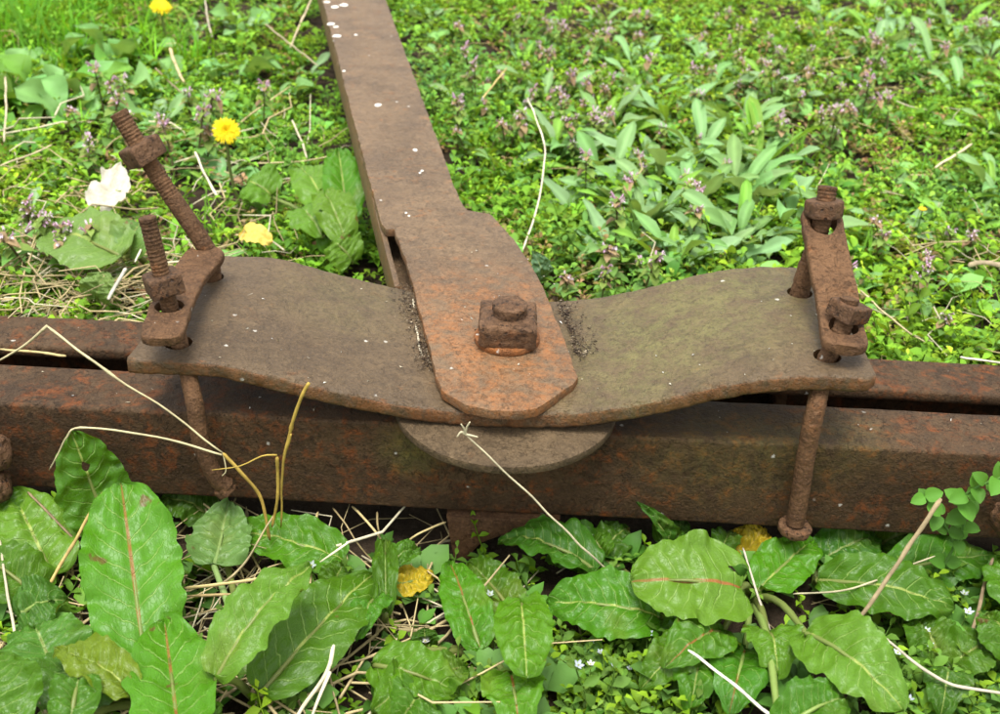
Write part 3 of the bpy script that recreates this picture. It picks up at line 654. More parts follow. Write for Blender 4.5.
def dock_plant(crown, label, leaves):
    t = empty('dock_plant', crown, label, 'dock plant', 'dock plants in front of the beam' if crown[1] < 0.6 else 'dock plants behind the beam')
    for L_ in leaves:
        b, tp_, wd, kw = L_[0], L_[1], L_[2], dict(L_[3]) if len(L_) > 3 else {}
        lab = kw.pop('label', None); nc = kw.pop('no_stalk', False); kw['col'] = jitcol(kw.get('col', GM), 0.08)
        o = obj_from('leaf', dock_leaf(b, tp_, wd, crown=None if nc else crown, **kw), M['dock'], t)
        if lab: o['label'] = lab
    return t
g0 = lambda px, py: Z3(px, py, 0.004)
dock_plant(g0(150, 706), 'large dock plant at bottom left with tall crinkled upright leaves', [
    (Z3(146, 672, 0.035), Y3(121, 482, 0.548), 0.056, dict(col=GB, mid=RED, bow=-0.004, wave=0.10, heart=0.15, peak=0.5, blunt=0.35, crisp=0.05, label='tall upright crinkled leaf with a red midrib')),
    (Z3(180, 745, 0.065), Y3(164, 618, 0.475), 0.046, dict(col=GB, mid=RED, bow=-0.003, wave=0.10, heart=0.1, peak=0.5, blunt=0.45)),
    (Z3(112, 536, 0.03), Y3(71, 430, 0.574), 0.046, dict(col=GM, mid=YEL, bow=-0.002, wave=0.04, heart=0.1, label='leaf pressed against the beam')),
    (Z3(133, 694, 0.05), Z3(54, 650, 0.055), 0.027, dict(col=GY, mid=YEL, bow=0.008, roll=0.3)),
    (Z3(60, 690, 0.03), Z3(35, 628, 0.035), 0.050, dict(col=GBL, mid=PALE)),
    (Z3(75, 722, 0.03), Z3(90, 655, 0.03), 0.048, dict(col=GBL, mid=PALE, wave=0.06)),
    (Z3(70, 730, 0.05), Z3(83, 680, 0.05), 0.026, dict(col=GM, mid=PALE)),
    (Z3(195, 735, 0.03), Z3(222, 706, 0.045), 0.030, dict(col=GM, mid=PALE)),
    (Z3(0, 735, 0.05), Z3(-8, 655, 0.06), 0.045, dict(col=GM, mid=PALE)),
])
dock_plant(g0(60, 590), 'dock plant at the left picture edge with one broad pale leaf', [
    (Z3(52, 575, 0.025), Z3(12, 492, 0.045), 0.050, dict(col=GL, mid=YEL, wave=0.06, bow=0.004)),
    (Z3(40, 600, 0.02), Z3(-20, 560, 0.03), 0.042, dict(col=GM, mid=YEL)),
    (Z3(20, 620, 0.02), Z3(70, 600, 0.03), 0.036, dict(col=GBL, mid=PALE)),
    (Z3(10, 545, 0.02), Z3(-18, 480, 0.05), 0.036, dict(col=GM, mid=PALE)),
])
dock_plant(g0(256, 700), 'dock plant left of centre with two broad leaves reaching right', [
    (Z3(216, 678, 0.055), Z3(311, 566, 0.075), 0.036, dict(col=GL, mid=YEL, wave=0.10, bow=0.012, roll=-0.2, fold=0.2, label='light green curled leaf with a pale midrib')),
    (Z3(262, 692, 0.03), Z3(374, 574, 0.035), 0.047, dict(col=GM, mid=YEL, wave=0.07, bow=0.008)),
    (Z3(214, 565, 0.035), Y3(228, 500, 0.586), 0.040, dict(col=(0.10, 0.19, 0.045), mid=PALE, wave=0.05, bow=-0.004, pet=(0.2, 0.3, 0.1), label='pale leaf seen from its underside')),
    (Z3(344, 560, 0.02), Z3(234, 530, 0.03), 0.038, dict(col=GB, mid=YEL, wave=0.06, bow=0.006)),
    (Z3(330, 600, 0.012), Z3(346, 566, 0.02), 0.022, dict(col=GM)),
    (Z3(215, 520, 0.01), Z3(160, 500, 0.02), 0.030, dict(col=GD)),
])
dock_plant(g0(384, 632), 'small dock plant right of the straw with one yellowing leaf', [
    (Z3(386, 613, 0.025), Z3(385, 541, 0.03), 0.016, dict(col=GM, mid=PALE, fold=0.5, wave=0.05)),
    (Z3(384, 590, 0.02), Z3(434, 576, 0.018), 0.022, dict(col=(0.42, 0.30, 0.015), mid=(0.45, 0.33, 0.05), wave=0.06, bow=0.003, label='yellow leaf with red spots')),
    (Z3(384, 570, 0.028), Z3(420, 553, 0.026), 0.015, dict(col=GM, mid=PALE, wave=0.06)),
    (Z3(376, 600, 0.025), Z3(356, 640, 0.03), 0.024, dict(col=GM)),
])
dock_plant(g0(484, 656), 'dock plant at bottom centre with rounded upright leaves', [
    (Z3(481, 652, 0.02), Z3(450, 563, 0.03), 0.029, dict(col=GB, mid=RED, wave=0.05, bow=0.006, heart=0.1, blunt=0.4)),
    (Z3(514, 614, 0.015), Z3(470, 564, 0.018), 0.032, dict(col=GM, mid=PALE, wave=0.06, bow=0.006)),
    (Z3(521, 602, 0.045), Z3(527, 680, 0.050), 0.034, dict(col=GB, mid=YEL, wave=0.06, bow=0.005, heart=0.5, blunt=0.35, label='heart-shaped leaf')),
    (Z3(510, 680, 0.02), Z3(520, 735, 0.03), 0.036, dict(col=GB, mid=RED, wave=0.06)),
    (Z3(372, 664, 0.03), Z3(460, 694, 0.02), 0.034, dict(col=GB, mid=PALE, wave=0.08, bow=0.008)),
    (Z3(425, 650, 0.012), Z3(424, 628, 0.02), 0.016, dict(col=GD)),
])
dock_plant(g0(640, 588), 'dock plant below the bracket stub with leaves spreading left', [
    (Z3(598, 572, 0.025), Z3(498, 541, 0.028), 0.040, dict(col=GD, mid=YEL, wave=0.10, bow=0.012, roll=0.35, fold=0.25)),
    (Z3(604, 560, 0.02), Z3(588, 540, 0.025), 0.020, dict(col=GM)),
    (Z3(660, 617, 0.03), Z3(546, 602, 0.025), 0.046, dict(col=GM, mid=YEL, wave=0.07, bow=0.008)),
    (Z3(662, 553, 0.01), Y3(637, 502, 0.588), 0.014, dict(col=GD, fold=0.4)),
    (Z3(660, 545, 0.01), Z3(690, 525, 0.02), 0.026, dict(col=GD)),
])
dock_plant(g0(750, 596), 'dock plant right of centre with one broad pale green heart-shaped leaf', [
    (Z3(740, 588, 0.045), Z3(630, 582, 0.050), 0.058, dict(col=GL, mid=RED, wave=0.05, bow=0.008, heart=0.55, blunt=0.35, fold=0.08, label='broad pale green leaf with a red midrib')),
    (Z3(759, 589, 0.025), Z3(812, 541, 0.028), 0.036, dict(col=GB, mid=YEL, wave=0.10, bow=0.004, blunt=0.35)),
    (Z3(722, 632, 0.025), Z3(664, 668, 0.035), 0.036, dict(col=GM, mid=RED, wave=0.06)),
    (Z3(745, 650, 0.015), Z3(728, 718, 0.025), 0.038, dict(col=GM, mid=RED, wave=0.06)),
    (Z3(768, 634, 0.03), Z3(778, 678, 0.035), 0.034, dict(col=GB, mid=YEL, wave=0.06, heart=0.5)),
    (Z3(806, 632, 0.05), Z3(904, 712, 0.050), 0.043, dict(col=GL, mid=YEL, wave=0.05, bow=0.012, heart=0.3, blunt=0.4, label='large smooth leaf with a bright yellow midrib')),
    (Z3(780, 732, 0.04), Z3(846, 700, 0.045), 0.034, dict(col=GM, mid=PALE, wave=0.05)),
    (Z3(718, 560, 0.01), Z3(730, 535, 0.015), 0.020, dict(col=GD, no_stalk=True)),
    (Z3(758, 552, 0.012), Z3(727, 533, 0.018), 0.024, dict(col=(0.45, 0.30, 0.01), mid=(0.5, 0.36, 0.06), wave=0.07, bow=0.004, no_stalk=True, label='yellow spotted leaf beside the long bolt head')),
    (Z3(745, 552, 0.014), Z3(768, 536, 0.018), 0.020, dict(col=(0.45, 0.30, 0.01), mid=(0.5, 0.36, 0.06), wave=0.07, no_stalk=True)),
])
dock_plant(g0(815, 588), 'dock plant at right with long leaves pointing right under the beam', [
    (Z3(818, 580, 0.03), Z3(955, 608, 0.035), 0.042, dict(col=GM, mid=YEL, wave=0.09, bow=0.010, peak=0.5)),
    (Z3(890, 572, 0.02), Z3(996, 556, 0.02), 0.040, dict(col=GM, mid=PALE, wave=0.06, bow=0.006)),
    (Z3(815, 565, 0.012), Z3(880, 540, 0.015), 0.036, dict(col=GD, mid=PALE)),
    (Z3(880, 545, 0.010), Z3(940, 530, 0.018), 0.030, dict(col=GD, mid=PALE)),
])
dock_plant(g0(590, 566), 'dark young dock half hidden under the beam right of the bracket stub', [
    (Z3(586, 560, 0.012), Z3(560, 528, 0.018), 0.028, dict(col=GD)), (Z3(596, 562, 0.012), Z3(628, 532, 0.016), 0.028, dict(col=GD)), (Z3(584, 566, 0.010), Z3(545, 560, 0.012), 0.022, dict(col=GM))])
dock_plant(g0(700, 640), 'young dock among the chickweed below the broad heart-shaped leaf', [
    (Z3(694, 648, 0.02), Z3(640, 690, 0.022), 0.030, dict(col=GM, mid=YEL)), (Z3(700, 655, 0.018), Z3(690, 712, 0.02), 0.032, dict(col=GM)), (Z3(704, 645, 0.018), Z3(655, 640, 0.02), 0.026, dict(col=GD))])
dock_plant(g0(428, 690), 'young dock at the bottom edge left of centre', [
    (Z3(426, 700, 0.02), Z3(395, 728, 0.02), 0.032, dict(col=GM)), (Z3(430, 690, 0.016), Z3(468, 668, 0.02), 0.026, dict(col=GM)), (Z3(420, 690, 0.016), Z3(372, 712, 0.02), 0.030, dict(col=GB))])
dock_plant(g0(945, 665), 'young dock in the bottom right corner among the chickweed', [
    (Z3(940, 660, 0.018), Z3(912, 622, 0.02), 0.030, dict(col=GM)), (Z3(950, 668, 0.018), Z3(985, 650, 0.02), 0.030, dict(col=GM)), (Z3(945, 675, 0.016), Z3(940, 720, 0.02), 0.028, dict(col=GD))])
dock_plant(g0(1020, 640), 'dock plant cut by the right picture edge', [
    (Z3(1012, 660, 0.03), Z3(986, 616, 0.035), 0.030, dict(col=GM)), (Z3(1030, 620, 0.03), Z3(1000, 560, 0.03), 0.040, dict(col=GM)), (Z3(1040, 660, 0.03), Z3(1090, 690, 0.03), 0.040, dict(col=GM))])
# docks behind the beam
dock_plant(Z3(150, 268, 0.02), 'dock behind the left clamp with one broad leaf lying to the left', [
    (Z3(122, 256, 0.06), Z3(44, 232, 0.055), 0.070, dict(col=(0.11, 0.22, 0.04), mid=YEL, wave=0.03, bow=0.008, blunt=0.5)),
    (Z3(128, 255, 0.055), Z3(142, 225, 0.065), 0.040, dict(col=(0.10, 0.20, 0.04), mid=YEL)),
    (Z3(98, 300, 0.04), Z3(108, 272, 0.06), 0.030, dict(col=(0.13, 0.22, 0.05), mid=PALE, wave=0.1)),
])
dock_plant(Z3(338, 246, 0.01), 'dock beside the tongue bar with a clump of overlapping leaves', [
    (Z3(272, 197, 0.04), Z3(247, 186, 0.045), 0.052, dict(col=GL, mid=YEL, wave=0.06)),
    (Z3(330, 215, 0.05), Z3(300, 168, 0.06), 0.046, dict(col=GL, mid=YEL, wave=0.08)),
    (Z3(348, 225, 0.05), Z3(338, 150, 0.08), 0.040, dict(col=GB, mid=YEL, wave=0.06, fold=0.3)),
    (Z3(322, 236, 0.05), Z3(300, 212, 0.05), 0.045, dict(col=GL, mid=PALE, wave=0.1)),
    (Z3(345, 240, 0.05), Z3(322, 190, 0.07), 0.040, dict(col=GL, mid=PALE, wave=0.1)),
    (Z3(352, 262, 0.04), Z3(330, 245, 0.05), 0.042, dict(col=GL, mid=PALE, wave=0.1)),
    (Z3(330, 255, 0.03), Z3(345, 215, 0.05), 0.038, dict(col=GB, mid=PALE, wave=0.1)),
])
dock_plant(Z3(548, 275, 0.01), 'small smooth leaf standing right behind the tongue end', [(Z3(540, 280, 0.03), Z3(532, 250, 0.06), 0.022, dict(col=(0.07, 0.14, 0.06), mid=PALE, wave=0.02))])

# ---- instanced small stuff
def leaflet(L, W, fold=0.25, droop=0.15, pet=0.25):
    """8-triangle leaf along +x from the origin, normal +z"""
    x0 = L*pet
    v = np.array([[0, 0, 0], [x0+(L-x0)*0.28, -W*0.46, W*fold], [x0+(L-x0)*0.24, 0, 0], [x0+(L-x0)*0.28, W*0.46, W*fold], [x0+(L-x0)*0.66, -W*0.36, W*fold*0.8-L*droop*0.4], [x0+(L-x0)*0.66, 0, -L*droop*0.3], [x0+(L-x0)*0.66, W*0.36, W*fold*0.8-L*droop*0.4], [L, 0, -L*droop]])
    f = np.array([[0, 1, 2], [0, 2, 3], [1, 4, 5], [1, 5, 2], [2, 5, 6], [2, 6, 3], [4, 7, 5], [5, 7, 6]]); return v, f
def Rz(a): c, s_ = math.cos(a), math.sin(a); return np.array([[c, -s_, 0], [s_, c, 0], [0, 0, 1]])
def Ry(a): c, s_ = math.cos(a), math.sin(a); return np.array([[c, 0, s_], [0, 1, 0], [-s_, 0, c]])
def Rx(a): c, s_ = math.cos(a), math.sin(a); return np.array([[1, 0, 0], [0, c, -s_], [0, s_, c]])
class Soup:
    def __init__(s): s.v, s.f, s.c, s.n = [], [], [], 0
    def add(s, v, f, c):
        v = np.asarray(v, float); f = np.asarray(f); c = np.asarray(c, float)
        if c.ndim == 1: c = np.tile(c, (len(v), 1))
        s.v.append(v); s.f.append(f+s.n); s.c.append(c); s.n += len(v)
    def arrays(s): return np.concatenate(s.v), np.concatenate(s.f), np.concatenate(s.c)
def tris(faces):
    o = []
    for f in faces:
        for k in range(1, len(f)-1): o.append((f[0], f[k], f[k+1]))
    return np.array(o)
def thin_stem(s, pts, r, col, seg=3):
    v, f = tube(pts, r, seg, caps=False); s.add(v, tris(f), col)
def chickweed(seed, col, size=1.0, flowers=0):
    """a small sprawling sprig: stems with pairs of oval leaves and a leafy tip"""
    s = Soup(); r = np.random.default_rng(seed)
    for k in range(int(r.integers(3, 5))):
        a = r.uniform(0, 2*math.pi); L = r.uniform(0.02, 0.045)*size; up = r.uniform(0.15, 0.8)
        p0 = np.array([0, 0, 0.0]); p1 = np.array([math.cos(a)*L, math.sin(a)*L, L*up]); pm = p0*0.5+p1*0.5+np.array([math.cos(a), math.sin(a), -0.3])*L*0.15
        pts = smooth_path([p0, pm, p1], 4); thin_stem(s, pts, 0.0006*size, np.array(col)*0.9)
        for j, q in enumerate(pts[1:]):
            for sg in (0, math.pi):
                l = r.uniform(0.008, 0.014)*size*(1.0 if j < 2 else 0.75); v, f = leaflet(l, l*r.uniform(0.5, 0.75), r.uniform(0.1, 0.5), r.uniform(0, 0.3))
                R = Rz(a+math.pi/2*(j % 2)+sg+r.uniform(-0.4, 0.4)) @ Ry(-r.uniform(-0.1, 0.8)) @ Rx(r.uniform(-0.4, 0.4))
                cc = np.array(col)*r.uniform(0.75, 1.2)
                if j == 2: cc = cc*np.array([1.18, 1.12, 1.0])
                s.add((R @ v.T).T+q, f, cc)
        if flowers and r.random() < 0.16:
            for m in range(5):
                v, f = leaflet(0.0042*size, 0.0024*size, 0.1, -0.2); R = Rz(m*2*math.pi/5) @ Ry(-0.35); s.add((R @ v.T).T+p1+np.array([0, 0, 0.004]), f, (0.75, 0.75, 0.72))
            s.add(np.array([[0.0009, 0, 0.0008], [-0.0005, 0.0008, 0.0008], [-0.0005, -0.0008, 0.0008], [0, 0, 0.0018]])+p1+np.array([0, 0, 0.004]), np.array([[0, 1, 3], [1, 2, 3], [2, 0, 3]]), (0.5, 0.5, 0.08))
    return s.arrays()
def blade_tuft(seed, col, n=9, hgt=0.1, wd=0.003, lean=0.6):
    s = Soup(); r = np.random.default_rng(seed)
    for k in range(n):
        a = r.uniform(0, 2*math.pi); L = hgt*r.uniform(0.5, 1.15); ln = r.uniform(0.1, lean); d = np.array([math.cos(a), math.sin(a), 0]); sd_ = np.array([-d[1], d[0], 0])
        b0 = np.array([r.normal(0, 0.008), r.normal(0, 0.008), 0]); V_ = []
        for t in (0, 0.35, 0.7, 1.0):
            c = b0+d*L*ln*t**1.7+np.array([0, 0, 1.0])*L*(t-0.45*ln*t*t); wq = wd*(1-t**2.2)*0.5+0.0002
            V_ += [c-sd_*wq, c+sd_*wq]
        s.add(V_, np.array([[0, 1, 3], [0, 3, 2], [2, 3, 5], [2, 5, 4], [4, 5, 7], [4, 7, 6]]), np.array(col)*r.uniform(0.7, 1.25))
    return s.arrays()
def straw_proto(seed, L, r0):
    r = np.random.default_rng(seed); a = r.uniform(-0.25, 0.25); pts = [np.array([0, 0, 0]), np.array([L*0.33, L*0.06*r.normal(), L*0.05*r.random()]), np.array([L*0.66, L*0.08*r.normal(), L*0.08*r.random()]), np.array([L, L*0.16*r.normal(), L*0.05*r.normal()])]
    s = Soup(); thin_stem(s, pts, [r0, r0*0.95, r0*0.8, r0*0.5], (1, 1, 1), 4); return s.arrays()
def scatter(name, protos, places, label, cat, mat, tint=0.2):
    """places: rows x, y, z, yaw, scale, tilt_x, tilt_y, r, g, b"""
    P_ = np.asarray(places); which = rng.integers(len(protos), size=len(P_)); vs, fs, cs, n = [], [], [], 0
    for k, (v, f, c) in enumerate(protos):
        R_ = P_[which == k]; K = len(R_)
        if K == 0: continue
        ca, sa = np.cos(R_[:, 3]), np.sin(R_[:, 3]); rot = np.zeros((K, 3, 3)); rot[:, 0, 0] = ca; rot[:, 0, 1] = -sa; rot[:, 1, 0] = sa; rot[:, 1, 1] = ca; rot[:, 2, 2] = 1
        rot[:, 2, 0] = R_[:, 5]; rot[:, 2, 1] = R_[:, 6]; rot[:, 0, 2] = -R_[:, 5]; rot[:, 1, 2] = -R_[:, 6]
        vv = np.einsum('kij,nj->kni', rot, v)*R_[:, 4][:, None, None]+R_[:, None, :3]
        cc = c[None]*R_[:, None, 7:10]
        vs.append(vv.reshape(-1, 3)); cs.append(cc.reshape(-1, 3)); fs.append((f[None]+(np.arange(K)*len(v))[:, None, None]).reshape(-1, 3)+n); n += K*len(v)
    me = tri_mesh(name, np.concatenate(vs), np.concatenate(fs), np.concatenate(cs)); o = bpy.data.objects.new(name, me); COL.objects.link(o); me.materials.append(mat)
    return tag(o, label, cat, kind='stuff')
TL = np.array([FARL[0]-0.0, FARL[1]]); TN = np.array([-0.045, 0.80])
def on_tongue(x, y, m=0.07):
    if y < 0.74: return False
    cx = np.interp(y, [0.80, 2.75], [(L0[0]*0+ext(L0, farL, 0.8)[0]+ext(R0, farR, 0.8)[0])/2, (farL[0]+farR[0])/2]); return abs(x-cx) < m
def in_beam(x, y, m=0.0): return 0.585-m < y < 0.722+m and abs(x) < 1.0
def pix(x, y, z=0.02):
    v = np.array([x, y, z])-CAM; d = v @ FW; return 500+F*(v @ RT)/d, 357-F*(v @ UP)/d
def tn(r=0.3): return rng.uniform(1-r, 1+r)

# chickweed mat, yellow-green, behind the beam
CW = [chickweed(i, c, s_) for i, (c, s_) in enumerate([((0.19, 0.38, 0.012), 0.9), ((0.235, 0.42, 0.018), 1.0), ((0.16, 0.36, 0.014), 1.1), ((0.13, 0.32, 0.014), 1.25), ((0.23, 0.38, 0.020), 0.8), ((0.10, 0.27, 0.018), 1.3)])]
CWF = [chickweed(40+i, c, s_, 1) for i, (c, s_) in enumerate([((0.13, 0.27, 0.03), 1.0), ((0.11, 0.25, 0.03), 1.1), ((0.15, 0.28, 0.035), 0.9)])]
pl = []
while len(pl) < 9800:
    y = 0.74+rng.random()**1.25*2.3; x = rng.uniform(-1, 1)*(0.50+0.55*y)
    if in_beam(x, y, 0.012): continue
    dn = noise.noise(Vector((x*4.5, y*4.5, 2.0))); z = ground_z(x, y)
    if on_tongue(x, y, 0.05) and rng.random() < 0.6: continue
    if dn < -0.12 and rng.random() < 0.62: continue
    nearR = 1.0 if (x > -0.1 and y < 1.1) else 0.0
    yel = noise.noise(Vector((x*2.3, y*2.3, 9.0))); gry = max(0.0, noise.noise(Vector((x*3.7, y*3.7, 21.0)))*1.6)
    t = np.array([1.06+0.30*yel+0.08*nearR-0.25*gry, 1.04+0.12*yel-0.16*gry, 1.5-0.3*yel+2.2*gry])*tn(0.38)
    pl.append([x, y, z+rng.uniform(-0.004, 0.012), rng.uniform(0, 6.3), rng.uniform(0.5, 1.05), rng.normal(0, 0.15), rng.normal(0, 0.15), *t])
scatter('chickweed', CW, pl, 'low yellow-green chickweed mat behind the beam', 'chickweed', M['leaf'])
# broader dull leaves under and between (clover, young docks, ground ivy) so the mat is of several kinds
BL = []
for i in range(4):
    s = Soup(); r = np.random.default_rng(100+i)
    for k in range(6):
        a = r.uniform(0, 6.28); l = r.uniform(0.016, 0.034); v, f = leaflet(l, l*r.uniform(0.45, 0.85), 0.2, r.uniform(0.0, 0.4), 0.3); s.add((Rz(a) @ Ry(-r.uniform(0.1, 1.0)) @ Rx(r.uniform(-0.4, 0.4)) @ v.T).T+np.array([0, 0, 0.006]), f, np.array([(0.13, 0.31, 0.05), (0.09, 0.25, 0.03), (0.17, 0.34, 0.08), (0.15, 0.31, 0.025)][i])*r.uniform(0.7, 1.2))
    BL.append(s.arrays())
pl = []
while len(pl) < 1500:
    y = 0.75+rng.random()**1.2*2.2; x = rng.uniform(-1, 1)*(0.50+0.55*y)
    if in_beam(x, y, 0.015) or on_tongue(x, y, 0.055): continue
    if noise.noise(Vector((x*3.1, y*3.1, 12.0))) < rng.uniform(-0.5, 0.3): continue
    pl.append([x, y, ground_z(x, y)+rng.uniform(0, 0.012), rng.uniform(0, 6.3), rng.uniform(0.5, 0.95), rng.normal(0, 0.1), rng.normal(0, 0.1), *(np.ones(3)*tn(0.3))])
scatter('broad_weeds', BL, pl, 'broader-leaved low weeds mixed through the mat', 'weeds', M['rosette'])
# dull brownish dead growth in bare spots
DG = [chickweed(70+i, [(0.22, 0.13, 0.06), (0.28, 0.20, 0.10), (0.20, 0.16, 0.05)][i], 0.7) for i in range(3)]
pl = []
while len(pl) < 1000:
    y = 0.78+rng.random()**1.2*2.0; x = rng.uniform(-1, 1)*(0.45+0.5*y)
    px, py = pix(x, y)
    near = math.exp(-((px-850)/60)**2-((py-125)/30)**2)*1.5+math.exp(-((px-600)/70)**2-((py-255)/40)**2)*0.5+math.exp(-((px-900)/60)**2-((py-260)/60)**2)*0.6
    if in_beam(x, y, 0.02) or on_tongue(x, y, 0.06) or rng.random() > 0.28+near: continue
    pl.append([x, y, ground_z(x, y)+0.008, rng.uniform(0, 6.3), rng.uniform(0.7, 1.2), rng.normal(0, 0.15), rng.normal(0, 0.15), *(np.array([1.0, rng.uniform(0.8, 1.3), 1.0])*tn(0.3))])
scatter('reddish_weeds', DG, pl, 'reddish brown withered shoots in the weed mat', 'weeds', M['leaf'])
# grass
GT = [blade_tuft(i, c, 10, h_, w_, l_) for i, (c, h_, w_, l_) in enumerate([((0.11, 0.33, 0.010), 0.10, 0.0036, 0.9), ((0.15, 0.37, 0.012), 0.08, 0.0030, 1.1), ((0.10, 0.29, 0.012), 0.11, 0.0040, 0.8)])]
pl = []
for k in range(230):
    px, py = 40+rng.normal(0, 75), 10+rng.normal(0, 34); p = Z3(px, max(-60, py+20), 0.0)
    pl.append([p[0], p[1], 0, rng.uniform(0, 6.3), rng.uniform(0.45, 1.0), 0, 0, *(np.ones(3)*tn(0.3))])
while len(pl) < 1500:
    y = 0.76+rng.random()*2.2; x = rng.uniform(-1, 1)*(0.5+0.55*y)
    if in_beam(x, y, 0.02) or on_tongue(x, y, 0.07): continue
    pl.append([x, y, 0, rng.uniform(0, 6.3), rng.uniform(0.22, 0.55), 0, 0, *(np.array([1.3, 1.05, 1.6])*tn(0.35))])
scatter('grass', GT, pl, 'fresh green grass tufts, densest at the top left', 'grass', M['leaf'])
# front: chickweed with white stars, bottom centre and right
pl = []
def fz(px0, px1, py0, py1, n, z=0.004, sc=(0.7, 1.2), t0=(1, 1, 1)):
    for k in range(n):
        p = Z3(rng.uniform(px0, px1), rng.uniform(py0, py1), z)
        if p[1] > 0.585: continue
        pl.append([p[0], p[1], ground_z(p[0], p[1])+rng.uniform(-0.002, 0.008), rng.uniform(0, 6.3), rng.uniform(*sc)*0.75, rng.normal(0, 0.15), rng.normal(0, 0.15), *(np.array(t0)*tn(0.25))])
fz(560, 700, 640, 760, 75, t0=(0.75, 0.82, 1)); fz(440, 600, 660, 760, 22); fz(860, 1040, 600, 760, 75, t0=(0.75, 0.82, 1)); fz(880, 1050, 530, 620, 40, t0=(0.9, 0.95, 1)); fz(640, 1000, 520, 560, 26, t0=(0.6, 0.8, 0.9)); fz(-60, 1050, 530, 780, 130, t0=(0.7, 0.8, 0.8)); fz(-100, 1100, 760, 1000, 160)
scatter('starry_chickweed', CWF+CW[:2], pl, 'chickweed with tiny white star flowers growing in front of the beam', 'chickweed', M['leaf'])

pl = []
fz(-60, 1060, 535, 760, 190, t0=(0.62, 0.72, 0.6), sc=(0.6, 1.1))
scatter('seedling_weeds', BL, pl, 'small green seedlings on the soil between the front docks', 'weeds', M['rosette'])
# ---- straw
SP = [straw_proto(i, L_, r_) for i, (L_, r_) in enumerate([(0.09, 0.0010), (0.13, 0.0013), (0.07, 0.0008), (0.05, 0.0014), (0.11, 0.0007)])]
pl = []
def straw_at(p, sc=1.0, tilt=0.25, dark=1.0):
    c = np.array([0.46, 0.35, 0.19])*tn(0.35)*dark if rng.random() < 0.75 else np.array([0.62, 0.54, 0.38])*tn(0.2)*dark
    pl.append([p[0], p[1], p[2], rng.uniform(0, 6.3), sc*rng.uniform(0.6, 1.2), rng.normal(0, tilt), rng.normal(0, tilt), *c])
for k in range(230): p = Z3(rng.uniform(-30, 215), rng.uniform(262, 322), 0.03); straw_at((p[0], max(p[1], 0.75), rng.uniform(0.012, 0.045)), 0.8, 0.2)
for k in range(190): p = Z3(rng.uniform(-30, 340), rng.uniform(120, 300), 0.03); straw_at((p[0], max(p[1], 0.76), rng.uniform(0.015, 0.04)), 0.7)
for k in range(40): p = Z3(rng.uniform(900, 1030), rng.uniform(235, 330), 0.03); straw_at((p[0], max(p[1], 0.76), rng.uniform(0.015, 0.035)), 0.6)
for k in range(620):
    y = 0.78+rng.random()*1.6; x = rng.uniform(-1, 1)*(0.4+0.5*y)
    if not in_beam(x, y, 0.03) and not on_tongue(x, y, 0.1): straw_at((x, y, rng.uniform(0.01, 0.03)), 0.6)
for k in range(330):
    p = Z3(rng.uniform(-40, 440), rng.uniform(515, 720), 0.006)
    if p[1] < 0.585: straw_at((p[0], p[1], rng.uniform(0.004, 0.018)), 0.85, 0.14, 1.0)
for k in range(90):
    p = Z3(rng.uniform(400, 1040), rng.uniform(530, 730), 0.006)
    if p[1] < 0.585: straw_at((p[0], p[1], rng.uniform(0.003, 0.012)), 0.55, 0.1, 0.55)
for k in range(60): straw_at((rng.uniform(-0.5, 0.5), rng.uniform(0.2, 0.4), 0.006), 0.7, 0.1, 0.8)
scatter('straw_litter', SP, pl, 'tangled dry straw litter on the soil between the plants', 'straw', M['straw'])

def straw(ctrl, r0, r1, label, col=(0.60, 0.48, 0.28), n=20, group=None, extra=(), nodes=()):
    """one dry stalk; extra: (ctrl, r0, r1) side shoots, nodes: fractions with a swollen joint"""
    r0, r1 = r0*0.82, r1*0.82; n = max(n, 26) if len(ctrl) > 2 else n
    path = smooth_path(ctrl, n); sd2 = rng.uniform(0, 50); path = [p+0.0011*np.array([nz3(p, 45, sd2), nz3(p, 45, sd2+3), nz3(p, 45, sd2+7)])*min(1, i/3, (n-1-i)/3) for i, p in enumerate(path)]
    rad = [(r0+(r1-r0)*i/(n-1))*(1+0.22*nz3((i*0.35, sd2, 0), 1)) for i in range(n)]
    for t in nodes:
        i = min(n-1, int(round(t*(n-1)))); rad[i] *= 1.45
    rad[0] *= 0.55; rad[-1] *= 0.55
    v, f = tube(path, rad, 9); rk = rng.uniform(0.68, 1.15, 9); v = [path[i//9]+(np.asarray(p)-path[i//9])*rk[i % 9] for i, p in enumerate(v)]; cols = [tuple(np.clip(np.array(col)*(1+0.35*nz3(p, 60, sd2)+0.25*nz3(p, 400, sd2)), 0, 1)) for p in v]
    for c2, a, b in extra:
        pp = smooth_path(c2, 10); v2, f2 = tube(pp, [a+(b-a)*i/9 for i in range(10)], 5); k = len(v); v = list(v)+list(v2); f = f+[tuple(x+k for x in q) for q in f2]; cols += [tuple(np.array(col)*1.05)]*len(v2)
    me = make_mesh('dry_stalk', v, f, cols); return tag(obj_from('dry_stalk', me, M['straw']), label, 'straw', group)
WH = (0.58, 0.49, 0.29); GO = (0.42, 0.27, 0.06)
straw([Y3(270, 540, 0.560), Y3(262, 500, 0.563), Y3(240, 470, 0.566), Y3(223, 453, 0.569)], 0.0011, 0.0013, 'golden lower stalk rising in front of the beam below the pale kinked straw', GO)
straw([Y3(223, 453, 0.569), Y3(165, 410, 0.572), Y3(105, 370, 0.575), Y3(78, 350, 0.582), Y3(47, 326, 0.590)], 0.0008, 0.0012, 'pale straw with a sharp kink rising over the beam at left', WH, nodes=(0.0, 0.5), extra=[([Y3(47, 326, 0.590), Y3(25, 345, 0.595), Y3(-3, 362, 0.60)], 0.0010, 0.0006), ([Y3(223, 453, .569), Y3(226, 470, .566), Y3(222, 476, .566)], 0.0005, 0.0003)])
